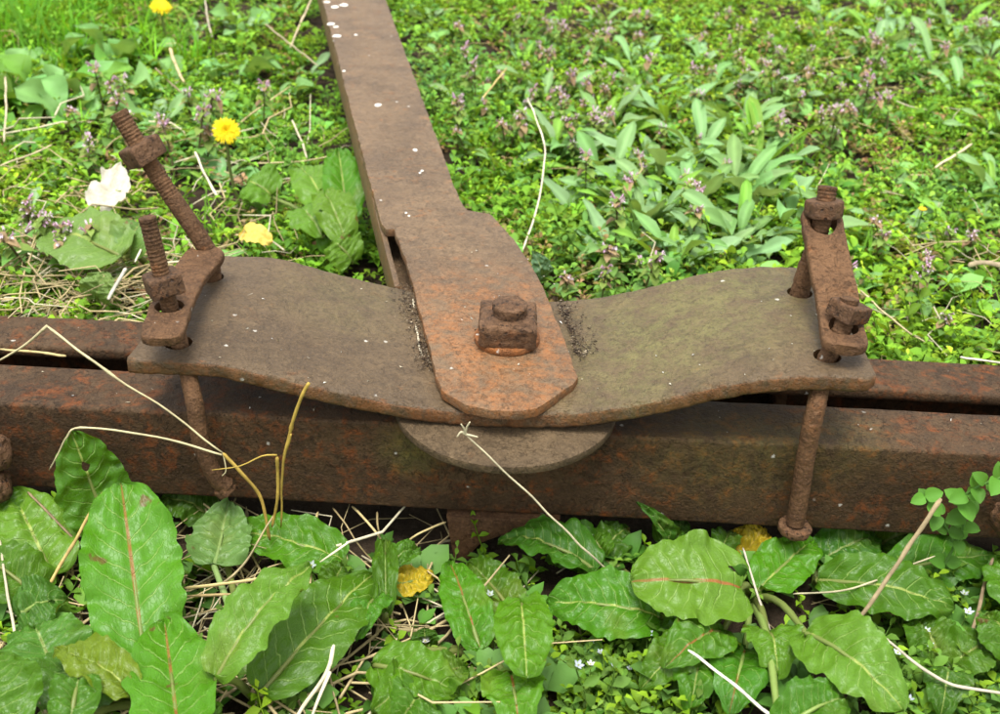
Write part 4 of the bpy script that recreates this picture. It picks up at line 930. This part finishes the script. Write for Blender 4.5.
straw([Y3(222, 455, 0.5675), Y3(160, 438, 0.565), Y3(84, 427, 0.562), Y3(66, 437, 0.560), Y3(58, 455, 0.560), Y3(49, 470, 0.562)], 0.0011, 0.0005, 'pale straw lying almost level across the beam at left', WH, n=30, nodes=(0.0, 0.42))
straw([Y3(272, 527, 0.562), Y3(278, 490, 0.562), Y3(277, 457, 0.562)], 0.0011, 0.0013, 'shorter of two upright golden stalks before the beam', GO, nodes=(1.0,), extra=[([Y3(277, 455, .562), Y3(262, 456, .560), Y3(240, 466, .558), Y3(212, 470, .557)], 0.0006, 0.0003)])
straw([Y3(281, 527, 0.563), Y3(284, 460, 0.562), Y3(291, 425, 0.561), Y3(301, 398, 0.560), Y3(309, 383, 0.560)], 0.0008, 0.0013, 'taller of two upright golden stalks before the beam', GO, nodes=(0.5, 1.0), extra=[([Y3(284, 455, .562), Y3(289, 442, .5605), Y3(291, 434, .560)], 0.0009, 0.0006)])
t_ = Y3(465, 434, 0.548)
straw([Z3(624, 584, 0.016), Y3(580, 545, 0.545), Y3(520, 485, 0.546), t_], 0.0011, 0.0007, 'long white straw leaning up to the round disc with a frayed tip', (0.62, 0.54, 0.36), extra=[([t_, Y3(461, 432, .547), Y3(457, 437, .546)], 0.0009, 0.0004), ([t_, Y3(467, 427, .547), Y3(470, 422, .546)], 0.0008, 0.0004), ([t_, Y3(473, 436, .547), Y3(478, 437, .546)], 0.0008, 0.0004), ([t_, Y3(464, 429, .547), Y3(461, 424, .546)], 0.0008, 0.0004)])
straw([Z3(858, 620, 0.055), Y3(900, 560, 0.525), Y3(941, 499, 0.555)], 0.0017, 0.0022, 'thick grey-brown dead stem leaning up at the right in front of the beam', (0.30, 0.225, 0.125))
straw([Z3(688, 650, 0.055), Z3(725, 678, 0.05), Z3(775, 718, 0.04)], 0.0010, 0.0013, 'white straw lying across the bottom right of centre', (0.72, 0.66, 0.56))
straw([Z3(103, 492, 0.065), Z3(72, 545, 0.045), Z3(50, 584, 0.03)], 0.0013, 0.0012, 'tan straw slanting across the broad pale dock leaf at left', (0.55, 0.38, 0.14))
straw([Z3(28, 492, 0.05), Z3(60, 525, 0.04), Z3(92, 553, 0.03)], 0.0013, 0.0011, 'brown straw slanting down behind the tall dock leaf', (0.34, 0.25, 0.14))
straw([Z3(185, 588, 0.035), Z3(230, 582, 0.04), Z3(276, 575, 0.04)], 0.0014, 0.0012, 'tan straw lying level left of the curled dock leaf', (0.56, 0.42, 0.2))
straw([Z3(186, 596, 0.03), Z3(240, 594, 0.035)], 0.0012, 0.0010, 'shorter tan straw just below the level one', (0.50, 0.36, 0.17), n=4)
straw([Z3(276, 512, 0.05), Z3(252, 552, 0.045), Z3(236, 572, 0.04), Z3(220, 585, 0.035)], 0.0008, 0.0010, 'thin bent straw above the curled dock leaf', (0.5, 0.4, 0.22))
straw([Z3(352, 540, 0.05), Z3(320, 562, 0.04)], 0.0010, 0.0008, 'pale straw crossing the dark leaf left of the bracket', (0.62, 0.54, 0.38), n=4)
straw([Z3(334, 645, 0.05), Z3(326, 672, 0.045), Z3(300, 712, 0.03), Z3(292, 730, 0.03)], 0.0015, 0.0011, 'pale split straw hanging at the bottom left of centre', (0.64, 0.56, 0.40), extra=[([Z3(330, 672, .045), Z3(318, 700, .04), Z3(310, 722, .03)], 0.0012, 0.0007)])
straw([Z3(0, 540, 0.04), Z3(6, 580, 0.035), Z3(16, 640, 0.03)], 0.0010, 0.0012, 'grey straw at the left picture edge', (0.42, 0.36, 0.26))
straw([Z3(8, 662, 0.05), Z3(30, 690, 0.04), Z3(48, 716, 0.04)], 0.0013, 0.0012, 'brown straw at the bottom left corner', (0.36, 0.28, 0.18))
straw([Z3(880, 634, 0.04), Z3(940, 680, 0.035), Z3(1005, 694, 0.03)], 0.0010, 0.0012, 'grey straw low in the bottom right corner', (0.5, 0.44, 0.34))
straw([Z3(993, 558, 0.04), Z3(980, 600, 0.03), Z3(962, 690, 0.02)], 0.0014, 0.0016, 'brown upright stalk near the right picture edge', (0.3, 0.22, 0.13))
straw([Z3(743, 548, 0.04), Z3(756, 590, 0.03), Z3(770, 630, 0.02)], 0.0008, 0.0009, 'thin white stalk beside the yellow leaf', (0.68, 0.6, 0.48))
straw([Z3(793, 594, 0.03), Z3(850, 588, 0.04), Z3(935, 556, 0.05)], 0.0007, 0.0006, 'thin pale stem lying over the long dock leaf at right', (0.5, 0.44, 0.28))
straw([Z3(412, 297, 0.1245), Z3(416, 328, 0.1240), Z3(422, 356, 0.1235)], 0.0013, 0.0011, 'short straw lying along the left edge of the tongue end', (0.62, 0.54, 0.40))
straw([Y3(0, 349, 0.66), Y3(40, 352, 0.655), Y3(66, 356, 0.652)], 0.0010, 0.0012, 'tan straw lying over the dark slot of the beam at left', (0.55, 0.42, 0.2))
straw([Y3(-4, 330, 0.70), Y3(22, 305, 0.71)], 0.0008, 0.0006, 'tan straw end poking over the rear channel at left', (0.6, 0.48, 0.28), n=4)
for i, (a, b, lb) in enumerate([((352, 506), (392, 556), 'first'), ((333, 508), (372, 560), 'second'), ((377, 512), (382, 545), 'third'), ((446, 522), (398, 548), 'fourth'), ((318, 512), (300, 560), 'fifth')]):
    straw([Z3(*a, 0.030), Z3((a[0]+b[0])/2+rng.normal(0, 3), (a[1]+b[1])/2, 0.030), Z3(*b, 0.012)], 0.0010, 0.0007, 'tan straw in the fan under the beam left of the bracket stub, %s of five' % lb, (0.50, 0.38, 0.19), group='straws left of the bracket stub')
# taller stalks behind
def bstraw(ctrl, r0, r1, label, col): straw([Z3(*c) for c in ctrl], r0, r1, label, col)
bstraw([(523, 250, 0.03), (538, 205, 0.05), (545, 150, 0.075), (536, 118, 0.09), (527, 98, 0.095)], 0.0013, 0.0010, 'wavy white dead stem standing right of the tongue bar', (0.72, 0.62, 0.48))
bstraw([(246, 164, 0.03), (290, 162, 0.035), (333, 156, 0.04)], 0.0013, 0.0012, 'level tan straw between the dandelion and the tongue bar', (0.58, 0.46, 0.26))
bstraw([(292, 120, 0.06), (300, 138, 0.05), (307, 158, 0.04)], 0.0014, 0.0016, 'short white straw right of the dandelion', (0.68, 0.58, 0.42))
bstraw([(195, 152, 0.06), (205, 175, 0.05), (217, 196, 0.04)], 0.0014, 0.0016, 'short white straw below the dandelion', (0.66, 0.56, 0.42))
bstraw([(265, 24, 0.05), (290, 44, 0.05), (318, 66, 0.05)], 0.0018, 0.0014, 'pale straw pointing at the tongue bar near the top', (0.62, 0.5, 0.32))
bstraw([(205, 0, 0.05), (207, 15, 0.05), (212, 37, 0.04)], 0.0018, 0.0018, 'pale straw at the top edge right of the dandelion', (0.66, 0.56, 0.42))
bstraw([(313, -4, 0.06), (300, 25, 0.05), (290, 48, 0.03)], 0.0022, 0.0018, 'thick straw against the bar at the top edge', (0.58, 0.46, 0.3))
bstraw([(170, 48, 0.05), (176, 66, 0.045), (184, 82, 0.04)], 0.0024, 0.0018, 'short broad brown straw above the dandelion', (0.52, 0.38, 0.22))
bstraw([(155, 68, 0.05), (170, 82, 0.04), (184, 96, 0.03)], 0.0015, 0.0014, 'thin brown straw above the dandelion', (0.42, 0.32, 0.2))
bstraw([(5, 74, 0.06), (6, 105, 0.05), (4, 142, 0.04)], 0.0020, 0.0018, 'grey straw at the upper left picture edge', (0.46, 0.38, 0.26))
bstraw([(0, 166, 0.05), (28, 155, 0.05), (52, 145, 0.05)], 0.0014, 0.0012, 'tan straw left of the long rod', (0.52, 0.42, 0.26))
bstraw([(935, 168, 0.04), (952, 157, 0.045), (972, 144, 0.05)], 0.0018, 0.0020, 'short pale straw at the upper right', (0.6, 0.48, 0.32))
bstraw([(482, 100, 0.05), (492, 86, 0.06), (507, 68, 0.07)], 0.0014, 0.0012, 'tan stem among the purple flowers right of the bar', (0.6, 0.44, 0.18))
bstraw([(968, 266, 0.03), (985, 264, 0.035), (1010, 268, 0.035)], 0.0034, 0.0034, 'thick tan straw bundle end at the right picture edge', (0.56, 0.44, 0.28))
bstraw([(860, 290, 0.04), (890, 318, 0.035), (925, 342, 0.03)], 0.0013, 0.0011, 'thin tan straw right of the clamp', (0.55, 0.44, 0.26))
bstraw([(960, 357, 0.107), (985, 360, 0.107), (1015, 366, 0.107)], 0.0012, 0.0010, 'white straw along the back edge of the rear channel at right', (0.66, 0.6, 0.46))
bstraw([(135, 262, 0.06), (148, 240, 0.06), (160, 252, 0.06)], 0.0010, 0.0012, 'white straw behind the front rod of the left clamp', (0.70, 0.64, 0.5))
bstraw([(108, 300, 0.05), (118, 283, 0.06), (126, 268, 0.07)], 0.0020, 0.0018, 'broad white straw blade left of the front rod', (0.76, 0.70, 0.58))

ORD = ['first', 'second', 'third', 'fourth', 'fifth', 'sixth', 'seventh', 'eighth', 'ninth', 'tenth']
def rows(pts, base, names):
    """pixel places -> a label each, by row (near to far) and order from the left"""
    o = sorted(range(len(pts)), key=lambda i: -pts[i][1]); k = len(names); n = -(-len(pts)//k); lab = {}
    for r in range(k):
        row = sorted(o[r*n:(r+1)*n], key=lambda i: pts[i][0])
        for j, i in enumerate(row): lab[i] = base % (ORD[j], names[r])
    return [(pts[i], lab[i]) for i in range(len(pts))]
# ---- rosettes of oblong blue-green leaves: every leaf a part
def rosette_leaf(L, W, arch, col, spat=0.62, seed=0):
    v, f, c, uv = [], [], [], []; nv, nu = 9, 4
    for j in range(nv+1):
        t = j/nv; x = L*(t-0.12*arch*t*t); z = L*(arch*0.55*t-arch*0.62*t*t)
        if t < 0.25: wq = 0.13+0.14*t
        else: q = (t-0.25)/0.75; wq = 0.16+0.84*math.sin(math.pi*min(1, q)**(1.0/(2*(1-spat))*0.9))**0.75 if q < 1 else 0.02
        for i in range(nu+1):
            u = 2*i/nu-1; v.append((x, u*W*0.5*wq, z+abs(u)*W*wq*0.22+0.16*W*math.sin(11*t+seed*2+u*1.5)*abs(u)+0.02*math.sin(5*t+seed))); uv.append(((u+1)/2, t))
            c.append(np.array(col)*(1.0 if abs(u) > 0.1 else 1.35))
    m = nu+1
    for j in range(nv):
        for i in range(nu): a = j*m+i; f.append((a, a+1, a+m+1, a+m))
    me = make_mesh('leaf', v, f, c, uv); me.materials.append(M['rosette']); return me
RL = [rosette_leaf(1.0, w_, a_, c_, s_, i) for i, (w_, a_, c_, s_) in enumerate([(0.19, 0.5, (0.18, 0.32, 0.115), 0.6), (0.17, 0.8, (0.16, 0.30, 0.09), 0.62), (0.22, 0.35, (0.20, 0.34, 0.15), 0.6), (0.15, 0.6, (0.16, 0.33, 0.04), 0.58), (0.20, 1.0, (0.14, 0.28, 0.08), 0.62)])]
RB = [rosette_leaf(1.0, w_, a_, c_, s_, i) for i, (w_, a_, c_, s_) in enumerate([(0.62, 0.5, (0.15, 0.33, 0.09), 0.66), (0.55, 0.7, (0.12, 0.30, 0.04), 0.64), (0.70, 0.4, (0.18, 0.36, 0.11), 0.68)])]
def rosette(p, n, L, label, group=None, meshes=RL, up=(0.12, 0.85), cat='weed'):
    t = empty('rosette_weed', p, label, cat, group); a0 = rng.uniform(0, 6.28)
    for k in range(n):
        o = bpy.data.objects.new('leaf', meshes[int(rng.integers(len(meshes)))]); COL.objects.link(o); o.parent = t
        l = L*rng.uniform(0.65, 1.15); o.scale = (l, l, l); o.location = (rng.normal(0, 0.004), rng.normal(0, 0.004), 0.002)
        o.rotation_euler = (rng.normal(0, 0.25), -rng.uniform(*up), a0+k*2.4+rng.normal(0, 0.25))
    return t
rosette(Z3(668, 283, 0.0), 17, 0.085, 'rosette weed with oval leaves directly behind the right half of the saddle plate')
rosette(Z3(612, 268, 0.0), 18, 0.080, 'rosette of narrow leaves right of the wavy white stem')
rosette(Z3(640, 240, 0.0), 12, 0.085, 'rosette with one upright bright leaf left of the oval-leaved rosette', up=(0.3, 1.2))
rosette(Z3(720, 268, 0.0), 14, 0.080, 'rosette with round-tipped leaves just left of the right clamp')
lab = 'rosette of oblong grey-green leaves in the weed bed right of the tongue bar'; grp = 'rosettes right of the tongue bar'
for (px, py), lab in rows([(660, 170), (700, 150), (740, 190), (690, 200), (655, 205), (625, 200), (765, 205), (735, 130), (670, 120), (640, 90), (710, 95), (760, 160), (610, 175), (780, 230), (740, 240), (590, 215), (630, 55), (700, 60), (770, 90), (560, 150), (545, 95), (600, 130)], 'grey-green oblong rosette right of the bar, %s from left in the %s row', ['nearest', 'second', 'third', 'farthest']):
    rosette(Z3(px, py+14, 0.0), int(rng.integers(12, 18)), rng.uniform(0.078, 0.105)*(0.85 if py < 110 else 1.0), lab, grp)
lab = 'broad-leaved rosette in the weeds near the upper right picture edge'; grp = 'rosettes at the upper right'
for (px, py), lab in rows([(960, 90), (990, 130), (930, 60), (985, 50), (900, 30), (950, 20), (1020, 90), (875, 45), (990, 190), (820, 20), (1040, 160)], 'broad rosette at the upper right edge, %s from left in the %s row', ['near', 'middle', 'far']):
    rosette(Z3(px, py+14, 0.0), int(rng.integers(8, 13)), rng.uniform(0.075, 0.10), lab, grp)
lab = 'low rosette in the weed mat right of the right clamp'; grp = 'rosettes right of the clamp'
for (px, py), lab in rows([(890, 230), (920, 290), (960, 230), (880, 190), (935, 200)], 'low rosette right of the right clamp, %s from left in the %s row', ['near', 'far']):
    rosette(Z3(px, py+8, 0.0), int(rng.integers(6, 9)), rng.uniform(0.06, 0.08), lab, grp, up=(0.05, 0.5))
lab = 'round-leaved weed at the upper left behind the long rod'; grp = 'round-leaved weeds at the upper left'
for (px, py), lab in rows([(40, 100), (70, 115), (20, 75), (95, 95), (60, 60), (115, 60), (25, 130), (140, 95), (-15, 95), (215, 75)], 'round-leaved weed at upper left, %s from left in the %s row', ['near', 'far']):
    rosette(Z3(px, py+12, 0.0), int(rng.integers(6, 10)), rng.uniform(0.055, 0.085), lab, grp, RB, (0.2, 1.0))
lab = 'low rosette in the weeds left of the tongue bar'; grp = 'rosettes left of the tongue bar'
for (px, py), lab in rows([(240, 75), (280, 95), (205, 110), (250, 30), (290, 10), (180, 85), (165, 130), (225, 185), (120, 150), (60, 180), (300, 75), (30, 215), (195, 30)], 'low rosette left of the tongue bar, %s from left in the %s row', ['near', 'middle', 'far']):
    rosette(Z3(px, py+10, 0.0), int(rng.integers(6, 10)), rng.uniform(0.05, 0.08), lab, grp, RL+RB[:1], (0.05, 0.8))
lab = 'small rosette in the weeds along the right side of the tongue bar'; grp = 'rosettes along the bar'
for (px, py), lab in rows([(445, 60), (470, 110), (500, 170), (430, 20), (520, 60), (560, 40), (600, 20), (490, 30)], 'small rosette along the right side of the bar, %s from left in the %s row', ['near', 'far']):
    rosette(Z3(px, py+10, 0.0), int(rng.integers(5, 8)), rng.uniform(0.05, 0.075), lab, grp, RL, (0.1, 0.9))

# ---- purple dead-nettles
def nettle_parts(seed, h_):
    r = np.random.default_rng(seed); st, lf, tp2, fl_ = Soup(), Soup(), Soup(), Soup()
    bend = r.normal(0, 0.15, 2); path = [np.array([bend[0]*h_*t*t, bend[1]*h_*t*t, h_*t]) for t in (0, 0.25, 0.5, 0.75, 1.0)]; thin_stem(st, path, 0.0013, (0.13, 0.10, 0.05), 4)
    at_ = lambda t: np.array([bend[0]*h_*t*t, bend[1]*h_*t*t, h_*t])
    for i, t in enumerate((0.12, 0.3, 0.5, 0.66)):
        for sg in (0, math.pi):
            l = r.uniform(0.018, 0.026)*(1.1-0.3*t); v, f = leaflet(l, l*0.8, 0.15, 0.35, 0.3); lf.add((Rz(i*math.pi/2+sg+r.normal(0, .2)) @ Ry(-r.uniform(0.0, 0.6)) @ v.T).T+at_(t), f, np.array((0.12, 0.25, 0.05))*r.uniform(0.8, 1.2))
    for i, t in enumerate((0.74, 0.82, 0.89, 0.95, 1.0)):
        for sg in ((0, math.pi) if i % 2 else (0, 2.1, 4.2)):
            l = r.uniform(0.010, 0.016)*(1.35-0.6*(t-0.7)/0.3); v, f = leaflet(l, l*0.85, 0.15, 0.45, 0.12)
            cc = np.array((0.30, 0.20, 0.11)) if r.random() < 0.4 else np.array((0.20, 0.29, 0.06))
            tp2.add((Rz(i*0.8+sg+r.normal(0, .2)) @ Ry(-r.uniform(-0.5, 0.35)) @ v.T).T+at_(t), f, cc*r.uniform(0.8, 1.2))
    for k in range(int(r.integers(7, 12))):
        t = r.uniform(0.78, 0.98); a = r.uniform(0, 6.28); L_ = r.uniform(0.005, 0.008); d = np.array([math.cos(a)*0.7, math.sin(a)*0.7, 0.75]); p0 = at_(t)+d*0.003; p1 = p0+d*L_
        c_ = np.array((0.56, 0.34, 0.50)) if r.random() < 0.5 else np.array((0.72, 0.58, 0.68))
        v, f = tube([p0, p0+d*L_*0.5, p1], [0.0006, 0.0009, 0.0017], 5, caps=False); fl_.add(v, tris(f), c_)
        for m in (-1, 1):
            v, f = leaflet(0.0038, 0.003, 0.2, 0.3*m, 0.05); fl_.add((Rz(a) @ Ry(-0.3+m*0.5) @ v.T).T+p1, f, c_*r.uniform(0.9, 1.15))
    return [('stem', tri_mesh('stem', *st.arrays()), M['leaf']), ('leaves', tri_mesh('leaves', *lf.arrays()), M['leaf']), ('top_leaves', tri_mesh('top_leaves', *tp2.arrays()), M['leaf']), ('flowers', tri_mesh('flowers', *fl_.arrays()), M['petal'])]
NP = [nettle_parts(i, h_) for i, h_ in enumerate((0.075, 0.09, 0.105, 0.085, 0.065, 0.095))]
for k_ in NP:
    for nm, me, mt in k_: me.materials.append(mt)
def nettle(p, sc, label, group):
    t = empty('dead_nettle', p, label, 'dead-nettle', group); t.rotation_euler = (rng.normal(0, 0.12), rng.normal(0, 0.12), rng.uniform(0, 6.28)); t.scale = (sc, sc, sc)
    for nm, me, mt in NP[int(rng.integers(len(NP)))]:
        o = bpy.data.objects.new(nm, me); COL.objects.link(o); o.parent = t
def nettles(n, box, label, group, sc=(0.45, 0.78)):
    k = 0
    while k < n:
        px, py = rng.uniform(box[0], box[1]), rng.uniform(box[2], box[3]); p = Z3(px, py, 0.07); p[2] = 0.0
        if on_tongue(p[0], p[1], 0.085) or p[1] < 0.80: continue
        nettle(p, rng.uniform(*sc), label, group); k += 1
nettles(105, (540, 900, -8, 112), 'purple dead-nettle in the flowering band at the top right', 'dead-nettles at the top right')
nettles(36, (452, 600, 15, 120), 'purple dead-nettle right of the tongue bar near the top', 'dead-nettles right of the bar')
nettles(16, (560, 760, 130, 260), 'purple dead-nettle among the rosettes behind the saddle plate', 'dead-nettles among the rosettes', (0.5, 0.85))
nettles(14, (0, 70, 185, 240), 'purple dead-nettle at the left behind the beam', 'dead-nettles at the left', (0.6, 0.9))
nettles(16, (80, 260, 70, 130), 'purple dead-nettle around the dandelion', 'dead-nettles around the dandelion', (0.6, 0.9))
nettles(12, (860, 1000, 0, 40), 'purple dead-nettle at the top right corner', 'dead-nettles in the top right corner')
nettles(10, (840, 1000, 200, 290), 'purple dead-nettle right of the right clamp', 'dead-nettles right of the clamp', (0.45, 0.7))

# ---- chickweed sprig climbing before the beam at the right
def oval(L, W):
    v, f = [], []; nv, nu = 7, 4
    for j in range(nv+1):
        t = j/nv; q = math.sin(math.pi*t**0.75)**0.6 if 0 < j < nv else 0.02
        for i in range(nu+1): u = 2*i/nu-1; v.append((L*t, u*W*0.5*q, 0.2*abs(u)*W*q-0.25*L*t*t))
    for j in range(nv):
        for i in range(nu): a = j*(nu+1)+i; f += [(a, a+1, a+nu+2), (a, a+nu+2, a+nu+1)]
    return np.array(v), np.array(f)
def vine():
    s = Soup(); path = smooth_path([Z3(930, 590, 0.01), Y3(955, 545, 0.575), Y3(965, 520, 0.572), Y3(962, 500, 0.570), Y3(975, 488, 0.568), Y3(995, 480, 0.566), Y3(1020, 470, 0.565)], 22); thin_stem(s, path, 0.0009, (0.10, 0.2, 0.04), 5)
    path2 = smooth_path([Y3(955, 545, 0.575), Y3(945, 525, 0.572), Y3(930, 505, 0.570), Y3(925, 497, 0.569)], 9); thin_stem(s, path2, 0.0007, (0.10, 0.2, 0.04), 5)
    for pth in (path, path2):
        for i, q in enumerate(pth[2::2]):
            for sg in (0, math.pi):
                l = rng.uniform(0.008, 0.013); v, f = oval(l, l*0.85); s.add((Rx(0.7) @ Rz(i*1.3+sg+rng.normal(0, .3)) @ Ry(-rng.uniform(0, 0.6)) @ v.T).T+q, f, np.array((0.085, 0.20, 0.022))*rng.uniform(0.55, 1.2))
    return tri_mesh('chickweed_sprig', *s.arrays())
tag(obj_from('chickweed_sprig', vine(), M['leaf']), 'leafy chickweed sprig climbing in front of the right end of the beam', 'chickweed')

# ---- dandelions
def dandelion(p, face, R_, label, hollow=False):
    t = empty('dandelion', (p[0], p[1], 0.0), label, 'dandelion', 'dandelions'); face = unit(face); u = unit(np.cross(face, (1, 0.2, 0.1))); w_ = np.cross(face, u); s = Soup()
    rows = [(44, 1.0, 0.05), (44, 0.95, 0.3), (40, 0.82, 0.55), (34, 0.66, 0.8), (26, 0.5, 1.1), (16, 0.36, 1.5)]
    if hollow: rows = rows[:3]
    for n, rr, el in rows:
        for k in range(n):
            a = 2*math.pi*k/n+rng.normal(0, 0.07); l = R_*rr*rng.uniform(0.88, 1.08); v, f = leaflet(l, R_*0.13, 0.15, 0.12, 0.3); Lm = np.stack([u*math.cos(a)+w_*math.sin(a), -u*math.sin(a)+w_*math.cos(a), face], 1)
            s.add((Lm @ Ry(-el*0.7) @ v.T).T+p, f, np.array((0.85, 0.62, 0.01) if rr > 0.5 else (0.80, 0.52, 0.008))*rng.uniform(0.85, 1.05))
    obj_from('petals', tri_mesh('petals', *s.arrays()), M['petal'], t)
    b = Soup(); v, f = tube([p-face*R_*0.45, p-face*R_*0.25, p-face*R_*0.02], [R_*0.16, R_*0.30, R_*0.34], 10); b.add(v, tris(f), (0.08, 0.18, 0.03)); obj_from('bracts', tri_mesh('bracts', *b.arrays()), M['leaf'], t)
    b = Soup(); v, f = tube(smooth_path([np.array([p[0]+0.01, p[1]+0.005, 0.0]), np.array([p[0], p[1]+0.004, p[2]*0.5]), p-face*R_*0.35], 8), 0.0017, 7); b.add(v, tris(f), (0.16, 0.2, 0.06)); obj_from('stalk', tri_mesh('stalk', *b.arrays()), M['leaf'], t)
tocam = lambda p: unit(CAM-p)
p = Z3(226, 131, 0.100); dandelion(p, tocam(p)*0.9+np.array([0, 0, 0.3]), 0.0150, 'round yellow dandelion flower behind the left clamp')
p = Z3(161, 7, 0.070); dandelion(p, tocam(p)*0.4+np.array([0.1, 0.0, 0.9]), 0.0170, 'yellow dandelion flower cut by the top picture edge', True)
# tiny yellow flower buds
for px, py, lb in [(922, 211, 'tiny yellow flower in the weeds right of the right clamp'), (752, 24, 'tiny yellow flower near the top edge right of centre')]:
    p = Z3(px, py, 0.04); s = Soup()
    for k in range(9): v, f = leaflet(0.006, 0.003, 0.2, -0.2, 0.1); s.add((Rz(k*0.7) @ Ry(-0.4) @ v.T).T+p, f, (0.85, 0.55, 0.02))
    thin_stem(s, [p, p*np.array([1, 1, 0.5]), p*np.array([1, 1, 0])], 0.0008, (0.1, 0.2, 0.04), 4)
    tag(obj_from('yellow_flower', tri_mesh('yellow_flower', *s.arrays()), M['petal']), lb, 'flower')

# ---- fallen leaves
def fallen(base, tip, wd, col, label, **kw):
    me = dock_leaf(base, tip, wd, crown=None, col=col, mid=kw.pop('mid', tuple(np.array(col)*1.05)), nv=22, nu=10, **kw); tag(obj_from('fallen_leaf', me, M['straw']), label, 'leaf')
fallen(Z3(100, 208, 0.05), Z3(121, 164, 0.06), 0.036, (0.70, 0.65, 0.52), 'cream-coloured withered leaf left of the long rod', wave=0.16, ragged=0.35, heart=0.3, bow=-0.008, fold=0.45, crisp=0.05)
fallen(Z3(243, 232, 0.045), Z3(273, 243, 0.04), 0.024, (0.58, 0.38, 0.09), 'small yellow fallen leaf right of the left clamp', wave=0.05, bow=0.004, ragged=0.15, crisp=0.015, fold=0.05)
